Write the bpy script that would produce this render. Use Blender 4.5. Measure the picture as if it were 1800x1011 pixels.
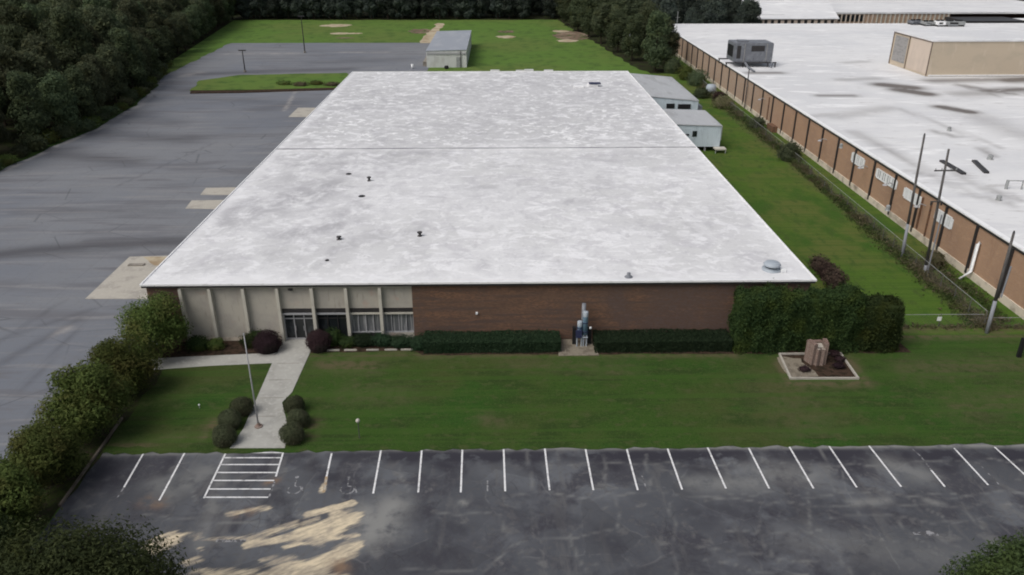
import bpy, bmesh, math, random
import numpy as np
from mathutils import Vector, Matrix
R_ = math.radians
for o in list(bpy.data.objects): bpy.data.objects.remove(o)
SC = bpy.context.scene
COL = SC.collection
random.seed(7)

# ---------------------------------------------------------------- camera, sky, sun, exposure
CAM_H, FPX, PITCH, YAW = 31.5, 1373.0, R_(24.8), R_(1.0)
cd = bpy.data.cameras.new("camera"); cam = bpy.data.objects.new("camera", cd); COL.objects.link(cam)
cam.location = (0, 0, CAM_H); cam.rotation_euler = (R_(90) - PITCH, 0, -YAW)
cd.sensor_width = 36; cd.lens = 36 * FPX / 1800; cd.clip_start = 0.5; cd.clip_end = 3000
SC.camera = cam
SUN_EL, SUN_AZ = R_(52), R_(-125)
w = bpy.data.worlds.new("World"); SC.world = w; w.use_nodes = True
wn = w.node_tree.nodes; wl = w.node_tree.links
bg = wn["Background"]; bg.inputs[1].default_value = 0.11
sky = wn.new("ShaderNodeTexSky"); sky.sky_type = 'NISHITA'; sky.sun_disc = False
sky.sun_elevation = SUN_EL; sky.sun_rotation = SUN_AZ; sky.dust_density = 5; sky.air_density = 1.0; sky.ozone_density = 1.0
hs = wn.new("ShaderNodeHueSaturation"); hs.inputs["Saturation"].default_value = 0.5      # overcast: cloud greys the blue
wl.new(sky.outputs[0], hs.inputs["Color"]); wl.new(hs.outputs[0], bg.inputs[0])
sd = bpy.data.lights.new("sun", 'SUN'); sd.energy = 1.3; sd.angle = R_(35); sd.color = (1.0, 0.98, 0.955)
sun = bpy.data.objects.new("sun", sd); COL.objects.link(sun)
sv = Vector((math.sin(SUN_AZ) * math.cos(SUN_EL), math.cos(SUN_AZ) * math.cos(SUN_EL), math.sin(SUN_EL)))
sun.rotation_euler = sv.to_track_quat('Z', 'Y').to_euler()
SC.view_settings.view_transform = 'Standard'; SC.view_settings.look = 'None'
SC.view_settings.exposure = 0.1; SC.view_settings.gamma = 1
SC.cycles.pixel_filter_type = 'BLACKMAN_HARRIS'; SC.cycles.filter_width = 1.95      # a soft drone lens

# ---------------------------------------------------------------- survey: ground points read off the photo (1800 px wide)
_F = np.array([math.sin(YAW) * math.cos(PITCH), math.cos(YAW) * math.cos(PITCH), -math.sin(PITCH)])
_R = np.array([math.cos(YAW), -math.sin(YAW), 0.0]); _U = np.cross(_R, _F)
def ray(px, py): return _F * FPX + _R * (px - 900) - _U * (py - 505.5)
def G(px, py, z=0.0):
    d = ray(px, py); t = (z - CAM_H) / d[2]; return (float(d[0] * t), float(d[1] * t), z)
def AY(px, py, Y):
    d = ray(px, py); t = Y / d[1]; return (float(d[0] * t), Y, float(CAM_H + d[2] * t))

# ---------------------------------------------------------------- materials
def S(r, g, b):
    f = lambda c: (c / 12.92 if c <= .04045 else ((c + .055) / 1.055) ** 2.4)
    return (f(r / 255), f(g / 255), f(b / 255))
class NT:
    def __init__(s, m): s.t = m.node_tree; s.n = s.t.nodes; s.l = s.t.links
    def new(s, typ, **kw):
        nd = s.n.new("ShaderNode" + typ)
        for k, v in kw.items(): setattr(nd, k, v)
        return nd
    def put(s, a, sock):
        if hasattr(a, "is_output"): s.l.new(a, sock)
        else: sock.default_value = a
    def math(s, op, a, b=0.0, clamp=False):
        nd = s.new("Math", operation=op, use_clamp=clamp); s.put(a, nd.inputs[0]); s.put(b, nd.inputs[1]); return nd.outputs[0]
    def ramp(s, v, lo, hi):
        nd = s.new("MapRange"); nd.interpolation_type = 'SMOOTHSTEP'
        s.put(v, nd.inputs[0]); s.put(lo, nd.inputs[1]); s.put(hi, nd.inputs[2]); return nd.outputs[0]
    def mix(s, f, a, b, mode='MIX'):
        nd = s.new("Mix", data_type='RGBA', blend_type=mode)
        c = lambda q: q if hasattr(q, "is_output") else (*q[:3], 1)
        s.put(f, nd.inputs[0]); s.put(c(a), nd.inputs[6]); s.put(c(b), nd.inputs[7]); return nd.outputs[2]
    def coords(s, stretch=(1, 1, 1), rot=0.0, off=(0, 0, 0)):
        tc = s.new("TexCoord"); mp = s.new("Mapping"); mp.inputs["Scale"].default_value = stretch
        mp.inputs["Rotation"].default_value = (0, 0, rot); mp.inputs["Location"].default_value = off
        if rot: mp.vector_type = 'TEXTURE'; mp.inputs["Scale"].default_value = tuple(1 / q for q in stretch)
        s.l.new(tc.outputs["Object"], mp.inputs[0]); return mp.outputs[0]
    def noise(s, scale, stretch=(1, 1, 1), detail=5, dist=0.0, rough=.6, rot=0.0, off=(0, 0, 0)):
        nd = s.new("TexNoise"); s.l.new(s.coords(stretch, rot, off), nd.inputs["Vector"])
        nd.inputs["Scale"].default_value = scale; nd.inputs["Detail"].default_value = detail
        nd.inputs["Distortion"].default_value = dist; nd.inputs["Roughness"].default_value = rough; return nd.outputs[0]
    def attr(s, name):
        nd = s.new("Attribute"); nd.attribute_name = name; return nd.outputs["Fac"]
def M(name, base, layers=(), rough=.85, spec=.3, metal=0.0, bump=None, fn=None):
    """layers: (noise scale, (stretch), colour, lo, hi[, distortion[, strength]])"""
    m = bpy.data.materials.new(name); m.use_nodes = True; t = NT(m)
    p = t.n["Principled BSDF"]; p.inputs["Roughness"].default_value = rough
    p.inputs["Specular IOR Level"].default_value = spec; p.inputs["Metallic"].default_value = metal
    c = base
    for i, L in enumerate(layers):
        sc, st, col, lo, hi = L[:5]; di = L[5] if len(L) > 5 else 0.; k = L[6] if len(L) > 6 else 1.
        f = t.math('MULTIPLY', t.ramp(t.noise(sc, st, dist=di, off=(i * 3.7, i * 1.9, i)), lo, hi), k)
        c = t.mix(f, c, col)
    if fn: c = fn(t, c, p)
    t.put(c if hasattr(c, "is_output") else (*c[:3], 1), p.inputs["Base Color"])
    if bump:
        b = t.new("Bump"); b.inputs["Strength"].default_value = bump[1]; b.inputs["Distance"].default_value = bump[2] if len(bump) > 2 else .05
        t.l.new(t.noise(bump[0]), b.inputs["Height"]); t.l.new(b.outputs[0], p.inputs["Normal"])
    return m

def leaf_mat(name, c0, c1, c2, rough=.75, spec=.1):
    m = bpy.data.materials.new(name); m.use_nodes = True; t = NT(m); p = t.n["Principled BSDF"]
    p.inputs["Roughness"].default_value = rough; p.inputs["Specular IOR Level"].default_value = spec
    g = t.new("NewGeometry"); oi = t.new("ObjectInfo")
    c = t.mix(g.outputs["Random Per Island"], c0, c1)
    c = t.mix(t.ramp(t.noise(.55, detail=3), .45, .68), c, c2)
    k = t.math('MULTIPLY_ADD', oi.outputs["Random"], .75); k.node.inputs[2].default_value = .68
    v = t.new("HueSaturation"); t.l.new(c, v.inputs["Color"]); t.l.new(k, v.inputs["Value"])
    hh = t.math('MULTIPLY_ADD', oi.outputs["Random"], .045); hh.node.inputs[2].default_value = .48
    t.l.new(hh, v.inputs["Hue"])
    t.l.new(v.outputs[0], p.inputs["Base Color"])
    tr = t.new("BsdfTranslucent"); t.l.new(v.outputs[0], tr.inputs[0]); mx = t.new("MixShader"); mx.inputs[0].default_value = .3
    t.l.new(p.outputs[0], mx.inputs[1]); t.l.new(tr.outputs[0], mx.inputs[2])
    t.l.new(mx.outputs[0], t.n["Material Output"].inputs[0]); return m

def brick_fn(mortar, tone2, axis, k=1.0):
    def fn(t, c, p):
        tc = t.new("TexCoord"); sep = t.new("SeparateXYZ"); t.l.new(tc.outputs["Object"], sep.inputs[0])
        cb = t.new("CombineXYZ"); t.l.new(sep.outputs[axis], cb.inputs[0]); t.l.new(sep.outputs[2], cb.inputs[1])
        b = t.new("TexBrick"); t.l.new(cb.outputs[0], b.inputs["Vector"])
        b.inputs["Scale"].default_value = 1.0; b.inputs["Brick Width"].default_value = .22; b.inputs["Row Height"].default_value = .075
        b.inputs["Mortar Size"].default_value = .008; b.inputs["Bias"].default_value = -.1
        t.put(c, b.inputs["Color1"]) if hasattr(c, "is_output") else t.put((*c, 1), b.inputs["Color1"])
        b.inputs["Color2"].default_value = (*tone2, 1); b.inputs["Mortar"].default_value = (*mortar, 1)
        return b.outputs[0]
    return fn

MAT = {}
MAT['far_grass'] = M("far grass with sky sheen", (.088, .158, .030), [(.02, (1, 1, 1), (.105, .145, .036), .42, .6), (.35, (1, 1, 1), (.060, .105, .024), .48, .66), (3, (1, 1, 1), (.09, .15, .04), .5, .7, 0, .6)], rough=.95, spec=.1, bump=(5, .5, .1))  # brighter than the lawn: grazing sky reflection is put into the grass colour
def lawn_fn(t, c, p):
    a = t.attr("bare"); n = t.noise(1.3, detail=6)
    f = t.math('MULTIPLY', a, t.ramp(n, .28, .58), True)
    c = t.mix(f, c, (.105, .085, .05))
    st = t.noise(1.0, (.03, 1.6, 1), detail=2); return t.mix(t.math('MULTIPLY', t.ramp(st, .5, .6), .45), c, (.042, .088, .015))
MAT['lawn'] = M("mown lawn", (.033, .069, .012), [(.07, (1, 1, 1), (.048, .064, .018), .44, .60), (.16, (.6, 1, 1), (.026, .068, .011), .5, .64), (.6, (.5, 1, 1), (.028, .050, .012), .45, .68), (1.6, (.7, 1, 1), (.060, .072, .026), .52, .68, 0, .8), (5, (.8, 1.2, 1), (.022, .046, .010), .52, .68, 0, .7), (9, (1, 1, 1), (.062, .092, .026), .52, .68, 0, .7)], rough=.95, spec=.1, bump=(9, .5, .06), fn=lawn_fn)
MAT['side_grass'] = M("side strip grass", (.062, .112, .016), [(.06, (1, 1, 1), (.088, .105, .026), .44, .60), (.22, (1, .6, 1), (.040, .088, .013), .50, .66), (1.1, (1, .5, 1), (.05, .08, .018), .52, .68), (4, (1, 1, 1), (.085, .125, .03), .5, .7, 0, .7)], rough=.95, spec=.1, bump=(9, .5, .06), fn=lawn_fn)
MAT['forest_floor'] = M("leaf litter", (.022, .021, .013), [(.4, (1, 1, 1), (.03, .04, .014), .45, .6)], rough=1, spec=.05)
MAT['strip_floor'] = M('weedy soil darkened for shade', (.030, .034, .016), [(.8, (1, 1, 1), (.045, .06, .018), .45, .6), (3, (1, 1, 1), (.05, .038, .028), .5, .66)], rough=1, spec=.05, bump=(6, .6, .08))  # weedy soil, its colour darkened for the shade under the tree row
MAT['mulch'] = M("bark mulch", (.055, .036, .026), [(2.5, (1, 1, 1), (.025, .02, .014), .42, .62), (7, (1, 1, 1), (.11, .075, .05), .58, .74)], rough=1, spec=.05, bump=(8, .6, .05))
def lot_fn(t, c, p):
    d = t.attr("dark"); n = t.noise(.25, (.35, 1.4, 1), detail=6)
    c = t.mix(t.math('MULTIPLY', t.math('MULTIPLY', d, t.ramp(n, .20, .46), True), .8), c, (.050, .048, .055))
    br = t.new("TexBrick"); t.l.new(t.coords((1, 1, 1), R_(90)), br.inputs["Vector"]); br.inputs["Scale"].default_value = 1
    br.inputs["Brick Width"].default_value = 70; br.inputs["Row Height"].default_value = 5.2; br.inputs["Mortar Size"].default_value = .05
    for k2, v in (("Color1", .35), ("Color2", 0), ("Mortar", 1)): br.inputs[k2].default_value = (v, v, v, 1)
    c = t.mix(t.math('MULTIPLY', br.outputs[0], .22), c, (.09, .09, .10))
    v = t.new("TexVoronoi", feature='DISTANCE_TO_EDGE'); t.l.new(t.coords((.11, .2, 1)), v.inputs["Vector"]); v.inputs["Scale"].default_value = 1
    c = t.mix(t.math('MULTIPLY', t.math('SUBTRACT', .45, t.ramp(v.outputs[0], .003, .02), True), t.ramp(t.noise(.1, off=(3, 3, 3)), .42, .6)), c, (.06, .06, .065))
    g = t.attr("pale"); c = t.mix(t.math('MULTIPLY', g, t.ramp(t.noise(.4), .3, .6), True), c, (.34, .32, .30))
    return c
MAT['old_asphalt'] = M("weathered asphalt", (.148, .160, .184), [(.03, (1, 1, 1), (.182, .190, .204), .4, .6), (.16, (.25, 1.8, 1), (.135, .137, .150), .5, .66, .4), (.5, (.15, 1.4, 1), (.205, .207, .215), .52, .66, .3), (.4, (.2, 1.6, 1), (.130, .130, .142), .55, .68, .3), (2.5, (1, 1, 1), (.145, .145, .15), .5, .72, 0, .6), (14, (1, 1, 1), (.22, .22, .225), .55, .75, 0, .5)], rough=.88, spec=.25, fn=lot_fn, bump=(12, .25, .02))
def front_fn(t, c, p):
    v = t.new("TexVoronoi", feature='DISTANCE_TO_EDGE'); nz = t.new("TexNoise"); nz.inputs["Scale"].default_value = .5
    tc = t.new("TexCoord"); t.l.new(tc.outputs["Object"], nz.inputs[0])
    ad = t.new("VectorMath", operation='MULTIPLY_ADD'); t.l.new(nz.outputs["Color"], ad.inputs[0]); ad.inputs[1].default_value = (.9, .9, 0); t.l.new(tc.outputs["Object"], ad.inputs[2])
    t.l.new(ad.outputs[0], v.inputs["Vector"]); v.inputs["Scale"].default_value = .26; v.inputs["Randomness"].default_value = .75
    crack = t.math('SUBTRACT', 1.0, t.ramp(v.outputs[0], .002, .022))
    c = t.mix(t.math('MULTIPLY', t.math('MULTIPLY', crack, t.ramp(t.noise(.22, off=(9, 3, 0)), .40, .56)), t.math('MULTIPLY', t.ramp(t.noise(.9, off=(1, 5, 0)), .44, .58), .3)), c, (.20, .20, .20))
    vb = t.new('TexVoronoi'); t.l.new(ad.outputs[0], vb.inputs['Vector']); vb.inputs['Scale'].default_value = .26; vb.inputs['Randomness'].default_value = .75
    sp = t.new('SeparateColor'); t.l.new(vb.outputs['Color'], sp.inputs[0]); c = t.mix(t.math('MULTIPLY', t.ramp(sp.outputs[0], .3, .9), .35), c, (.045, .046, .052))
    v2 = t.new("TexVoronoi", feature='DISTANCE_TO_EDGE'); t.l.new(ad.outputs[0], v2.inputs["Vector"]); v2.inputs["Scale"].default_value = .9
    ck2 = t.math('SUBTRACT', 1.0, t.ramp(v2.outputs[0], .006, .03))
    c = t.mix(t.math('MULTIPLY', t.math('MULTIPLY', ck2, t.ramp(t.noise(.3, off=(2, 8, 0)), .5, .62)), .35), c, (.03, .03, .032))
    dk = t.attr('dark'); c = t.mix(t.math('MULTIPLY', dk, t.ramp(t.noise(.8, detail=6, off=(6, 1, 0)), .30, .56), True), c, (.030, .029, .038))
    g = t.attr("pale"); c = t.mix(t.math('MULTIPLY', g, t.ramp(t.noise(.9, detail=6), .25, .55), True), c, (.225, .225, .215))
    s = t.attr("sand"); n = t.noise(.5, (.34, 3.0, 1), detail=10, dist=.25, rot=R_(30), rough=.74)
    f = t.ramp(t.math('ADD', s, t.math('MULTIPLY', t.math('SUBTRACT', n, .5), 1.9)), .30, .72)
    f = t.math('MULTIPLY', f, t.ramp(s, .05, .35)); f = t.math('MULTIPLY', f, t.math('ADD', t.math('MULTIPLY', t.ramp(t.noise(2.6, (.4, 1.8, 1), detail=6, off=(7, 7, 0), rot=R_(30)), .3, .6), .5), .5))
    sc = t.mix(t.ramp(t.noise(.8, off=(4, 4, 0)), .4, .62), (.64, .54, .38), (.44, .375, .28))
    r = t.attr("rust"); c = t.mix(f, c, sc)
    return t.mix(t.math('MULTIPLY', r, t.ramp(t.noise(1.2), .35, .6), True), c, (.24, .15, .09))
MAT['front_asphalt'] = M("patchy dark asphalt", (.070, .074, .084), [(.09, (1, .8, 1), (.108, .114, .126), .45, .6, .3), (.3, (1, 1, 1), (.050, .050, .060), .5, .62, .4), (.7, (1, 1, 1), (.135, .134, .134), .56, .70, .5, .8), (.45, (2.2, .5, 1), (.11, .11, .112), .54, .68, .3, .7), (3, (1, 1, 1), (.09, .089, .090), .5, .7, .3, .7), (16, (1, 1, 1), (.12, .12, .12), .56, .75, 0, .45)], rough=.85, spec=.3, fn=front_fn, bump=(14, .3, .02))
MAT['concrete'] = M("pale concrete", (.40, .375, .325), [(.6, (1, 1, 1), (.32, .30, .265), .45, .65), (3, (1, 1, 1), (.44, .41, .36), .5, .7), (10, (1, 1, 1), (.3, .28, .25), .58, .75, 0, .6)], rough=.9)
MAT['walk'] = M("grey walk concrete", (.36, .355, .325), [(.5, (1, 1, 1), (.30, .295, .27), .45, .65), (3, (1, 1, 1), (.41, .40, .37), .5, .7)], rough=.9)
MAT['kerb'] = M("kerb stone", (.24, .22, .19), [(1, (1, 1, 1), (.14, .13, .11), .45, .65)], rough=.95)
MAT['timber'] = M('weathered timber', (.15, .125, .10), [(1, (1, 1, 1), (.10, .08, .06), .45, .65)], rough=.95)
MAT['dirt_pale'] = M("bare sandy dirt", (.42, .36, .26), [(.3, (1, 1, 1), (.30, .23, .15), .45, .62)], rough=1, spec=.05)
MAT['gravel'] = M('grey tan gravel', (.21, .185, .145), [(1.2, (1, 1, 1), (.14, .12, .095), .45, .62), (6, (1, 1, 1), (.28, .25, .2), .54, .7)], rough=1, spec=.05, bump=(12, .6, .04))
MAT['dirt_red'] = M("bare brown dirt", (.16, .115, .085), [(.2, (1, 1, 1), (.28, .22, .16), .5, .65), (.5, (1, 1, 1), (.06, .09, .03), .52, .6)], rough=1, spec=.05)
MAT['paint'] = M("worn white paint", (.70, .70, .70), [(2.2, (1, 1, 1), (.30, .30, .30), .5, .72), (9, (1, 1, 1), (.42, .42, .42), .52, .7)], rough=.8)
MAT['faint_paint'] = M("faded paint", (.26, .26, .27), [(3, (1, 1, 1), (.075, .075, .08), .42, .56)], rough=.9)
MAT['ochre_paint'] = M("sand stained paint", (.34, .25, .15), [(3, (1, 1, 1), (.40, .37, .32), .45, .6)], rough=.9)
def roof_fn(t, c, p):
    rear = t.attr("rear")
    sw = t.noise(.55, (.75, 1, 1), detail=5, dist=.9, rough=.6)
    c = t.mix(t.math('MULTIPLY', rear, .45), c, (.43, .43, .435))
    c = t.mix(t.math('MULTIPLY', t.ramp(sw, .50, .64), .7), c, (.80, .80, .81))
    blob = t.noise(1.0, (.75, .8, 1), detail=4, dist=.35, off=(5, 2, 0))
    k = t.math('MULTIPLY_ADD', rear, .45); k.node.inputs[2].default_value = .5
    c = t.mix(t.math('MULTIPLY', t.ramp(blob, .57, .62), k), c, (.83, .83, .835))
    c = t.mix(t.math('MULTIPLY', t.ramp(t.noise(.6, (1.0, .8, 1), dist=.8, off=(1, 7, 0)), .53, .68), t.math('MULTIPLY', k, .75)), c, (.42, .415, .435))
    c = t.mix(t.math('MULTIPLY', t.ramp(t.noise(3.2, (.8, 1, 1), detail=4, dist=.6, off=(3, 3, 0)), .55, .7), .45), c, (.45, .45, .46))
    c = t.mix(t.math('MULTIPLY', t.ramp(t.noise(2.4, (.8, 1, 1), detail=4, dist=.9, off=(8, 3, 0)), .57, .7), .5), c, (.80, .80, .80))
    br = t.new("TexBrick"); t.l.new(t.coords(), br.inputs["Vector"]); br.inputs["Scale"].default_value = 1
    br.inputs["Brick Width"].default_value = 12; br.inputs["Row Height"].default_value = .95; br.inputs["Mortar Size"].default_value = .03
    for k2, v in (("Color1", .28), ("Color2", 0), ("Mortar", 1)): br.inputs[k2].default_value = (v, v, v, 1)
    c = t.mix(t.math('MULTIPLY', br.outputs[0], .22), c, (.42, .42, .44))
    a = t.attr("grime"); c = t.mix(t.math('MULTIPLY', t.math('MULTIPLY', a, t.ramp(t.noise(.35, (1, .7, 1), detail=9, dist=.6, rough=.7), .36, .60), True), .75), c, (.27, .265, .285))
    e = t.attr("clean"); return t.mix(t.math('MULTIPLY', e, .6), c, (.74, .74, .745))
MAT['roof'] = M("mottled roof coating", (.60, .60, .60), [(.08, (1, 1, 1), (.66, .66, .665), .42, .6), (.30, (1, 1, 1), (.555, .55, .565), .48, .68, .8), (.16, (1.4, .6, 1), (.69, .69, .695), .54, .68, .5)], rough=.7, fn=roof_fn, bump=(2.5, .3, .05))
def roof2_fn(t, c, p):
    a = t.attr("grime"); return t.mix(t.math('MULTIPLY', a, t.ramp(t.noise(.5, (.5, 1, 1), detail=6, dist=.8), .22, .42), True), c, (.15, .135, .125))
MAT['roof_white'] = M("white membrane roof", (.69, .69, .69), [(.05, (1, 1, 1), (.61, .615, .625), .45, .62), (.2, (.35, 1.2, 1), (.60, .60, .61), .50, .68, .6), (.7, (.5, 1.2, 1), (.52, .51, .505), .57, .72, .5), (2, (1, 1, 1), (.66, .66, .66), .5, .7), (.35, (.4, 1.3, 1), (.78, .78, .78), .56, .66, .6)], rough=.65, fn=roof2_fn)
MAT['joint_grey'] = M('grey joint cover', (.27, .27, .29), [(.3, (1, 1, 1), (.42, .42, .43), .42, .6)], rough=.8)
MAT['trim_white'] = M("white metal trim", (.80, .80, .80), [(1.5, (1, 1, 1), (.68, .68, .67), .5, .7)], rough=.5)
MAT['brick_front'] = M("dark brown brick", (.150, .080, .048), [(.5, (.6, 1, 2.2), (.200, .100, .055), .45, .60), (1.0, (.25, 1, 4), (.080, .052, .044), .48, .62), (.25, (1, 1, .6), (.098, .064, .056), .5, .62), (3, (.4, 1, 2), (.17, .095, .065), .56, .7)], rough=.9, fn=brick_fn((.14, .11, .09), (.095, .050, .034), 0))
MAT['brick_side'] = M("dark brown side brick", (.105, .053, .037), [(.5, (1, .6, 2.2), (.12, .058, .04), .45, .62)], rough=.9, fn=brick_fn((.12, .095, .08), (.075, .040, .030), 1))
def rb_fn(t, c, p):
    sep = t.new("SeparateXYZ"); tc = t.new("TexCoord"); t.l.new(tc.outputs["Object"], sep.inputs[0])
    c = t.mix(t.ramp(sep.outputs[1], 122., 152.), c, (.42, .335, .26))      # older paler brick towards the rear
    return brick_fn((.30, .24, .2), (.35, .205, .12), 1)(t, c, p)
MAT['brick_tan'] = M("orange brown brick", (.40, .240, .140), [(.3, (1, 1, .6), (.335, .200, .122), .45, .62), (1.2, (1, .5, 2), (.45, .275, .165), .5, .68), (.9, (1, 1, .35), (.24, .135, .088), .57, .7, 0, .8)], rough=.9, fn=rb_fn)
MAT['brick_pink'] = M("pinkish brick", (.20, .135, .112), [(2, (1, 1, 2), (.14, .09, .074), .45, .60), (5, (1, 1, 2.5), (.34, .26, .225), .54, .66)], rough=.9, fn=brick_fn((.27, .235, .2), (.155, .10, .08), 0))
MAT['brick_deep'] = M("deep red brick", (.10, .05, .045), [(6, (1, 1, 1), (.06, .04, .035), .45, .6)], rough=.9)
MAT['panel'] = M("beige wall panel", (.42, .39, .335), [(.5, (1, 1, 1), (.36, .335, .295), .4, .62), (1.4, (3, 3, .5), (.32, .295, .255), .55, .72, .3), (.9, (1, 1, 1), (.41, .33, .28), .58, .75)], rough=.8)
MAT['pilaster'] = M("cream pilaster", (.50, .475, .41), [(1.3, (1, 1, .7), (.42, .395, .34), .48, .68)], rough=.75)
MAT['dark_metal'] = M("dark bronze metal", (.028, .026, .027), [(3, (1, 1, 1), (.045, .042, .04), .5, .7)], rough=.5, spec=.4)
MAT['dark_glass'] = M("dark window glass", (.015, .018, .02), [(1.2, (1, 1, .4), (.045, .05, .055), .5, .68)], rough=.12, spec=.5)
MAT['blind_glass'] = M("glass with pale blinds", (.12, .125, .13), [(2.5, (1.6, 1, .1), (.30, .30, .30), .48, .6)], rough=.2, spec=.5)
MAT['alu'] = M("pale aluminium", (.34, .34, .35), rough=.45, spec=.5)
MAT['alu_pale'] = M('pale cap metal', (.33, .37, .41), rough=.5, spec=.4)
MAT['grey_metal'] = M("grey sheet metal", (.15, .16, .18), [(1, (1, 1, 1), (.20, .21, .23), .45, .65), (4, (1, 1, .3), (.09, .095, .105), .56, .72)], rough=.55, spec=.4)
def corr(t, c, p):
    wv = t.new("TexWave", bands_direction='X'); t.l.new(t.coords(), wv.inputs[0]); wv.inputs["Scale"].default_value = 1.1
    b = t.new("Bump"); b.inputs["Strength"].default_value = .5; b.inputs["Distance"].default_value = .05
    t.l.new(wv.outputs[1], b.inputs["Height"]); t.l.new(b.outputs[0], p.inputs["Normal"]); return c
MAT['shed_roof'] = M("weathered metal roof", (.42, .43, .44), [(.4, (1, .4, 1), (.34, .345, .35), .45, .65), (2, (1, .2, 1), (.48, .49, .5), .55, .7)], rough=.55, spec=.4, fn=corr)
MAT['shed_wall'] = M("pale blue sheet metal", (.56, .64, .69), [(.8, (1, 1, .4), (.49, .56, .61), .45, .65), (3, (2, 2, .3), (.34, .37, .39), .6, .75)], rough=.6, fn=corr)
MAT['shed_white'] = M("off white sheet metal", (.56, .57, .55), [(.8, (1, 1, .4), (.48, .48, .46), .45, .65)], rough=.6, fn=corr)
MAT['long_roof'] = M("bluish grey metal roof", (.28, .30, .335), [(.3, (1, .4, 1), (.34, .355, .38), .45, .65)], rough=.5, spec=.4, fn=corr)
MAT['beige'] = M("beige cladding", (.50, .42, .32), [(.25, (1, 1, 2), (.46, .39, .30), .45, .65), (.8, (1, 1, .3), (.54, .46, .36), .55, .7)], rough=.75)
MAT['beige_pale'] = M("pale beige cladding", (.56, .47, .39), [(.5, (1, 1, .4), (.50, .42, .35), .45, .65)], rough=.75)
MAT['brown_trim'] = M("brown trim", (.16, .125, .10), rough=.7)
MAT['louvre'] = M("grey louvre", (.30, .29, .28), [(3, (1, .3, 1), (.22, .215, .21), .45, .65)], rough=.6)
MAT['stone_base'] = M("pale concrete base", (.60, .53, .43), [(.6, (1, 1, 1), (.36, .31, .25), .45, .65), (.25, (1, 1, 1), (.25, .20, .16), .6, .7)], rough=.9)
MAT['pole_wood'] = M("weathered pole wood", (.075, .07, .068), [(1.5, (4, 4, .3), (.12, .115, .11), .45, .65)], rough=.9)
MAT['pole_pale'] = M("pale grey guard", (.24, .25, .275), [(1.5, (3, 3, .4), (.22, .23, .25), .45, .65)], rough=.7)
MAT['wire'] = M('dull wire', (.10, .10, .095), rough=.8)
MAT['galv'] = M("galvanised steel", (.30, .31, .31), [(2, (1, 1, 1), (.22, .225, .22), .45, .65)], rough=.5, spec=.4)
MAT['white'] = M("white enamel", (.75, .76, .76), [(3, (1, 1, 1), (.62, .63, .63), .5, .7)], rough=.5)
MAT['blue'] = M("faded blue paint", (.13, .22, .31), [(2.5, (1, 1, .4), (.20, .29, .37), .45, .65)], rough=.5, spec=.4)
MAT['navy'] = M("navy paint", (.025, .03, .075), rough=.6)
MAT['black'] = M("black rubber", (.012, .012, .013), rough=.7)
MAT['rust'] = M("rusty steel", (.16, .085, .05), [(3, (1, 1, 1), (.09, .06, .045), .45, .65)], rough=.9)
MAT['bark'] = M("bark", (.055, .043, .034), [(2, (2, 2, .5), (.035, .028, .022), .45, .65)], rough=1, spec=.05)
MAT['dry'] = leaf_mat("dry weeds", (.17, .15, .09), (.11, .115, .055), (.21, .18, .125), rough=.9, spec=.05)
MAT['dead'] = leaf_mat("dead brown shrub", (.05, .035, .03), (.09, .06, .05), (.035, .03, .022), rough=.9, spec=.05)
MAT['leaf_wood'] = leaf_mat("wood leaves", (.052, .070, .038), (.084, .106, .056), (.080, .094, .042))
MAT['leaf_wood_b'] = leaf_mat("brownish wood leaves", (.054, .066, .038), (.084, .096, .054), (.082, .086, .042))
MAT['leaf_far'] = leaf_mat("far wood leaves", (.042, .056, .046), (.066, .080, .060), (.050, .064, .056))
MAT['leaf_weed'] = leaf_mat("weed leaves", (.045, .07, .022), (.075, .095, .03), (.09, .085, .04))
MAT['leaf_crepe'] = leaf_mat("shrub tree leaves", (.062, .090, .024), (.108, .138, .038), (.110, .112, .034))
MAT['leaf_oak'] = leaf_mat("oak leaves", (.032, .046, .018), (.064, .082, .032), (.052, .066, .020))
MAT['leaf_hedge'] = leaf_mat("hedge leaves", (.018, .032, .012), (.046, .068, .022), (.044, .058, .014))
MAT['leaf_low'] = leaf_mat("low hedge leaves", (.018, .034, .018), (.034, .056, .028), (.022, .042, .020))
MAT['leaf_ball'] = leaf_mat("clipped shrub leaves", (.048, .054, .030), (.082, .090, .048), (.066, .062, .038))
MAT['leaf_plum'] = leaf_mat("plum coloured leaves", (.030, .018, .022), (.052, .030, .035), (.026, .022, .020))

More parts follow.
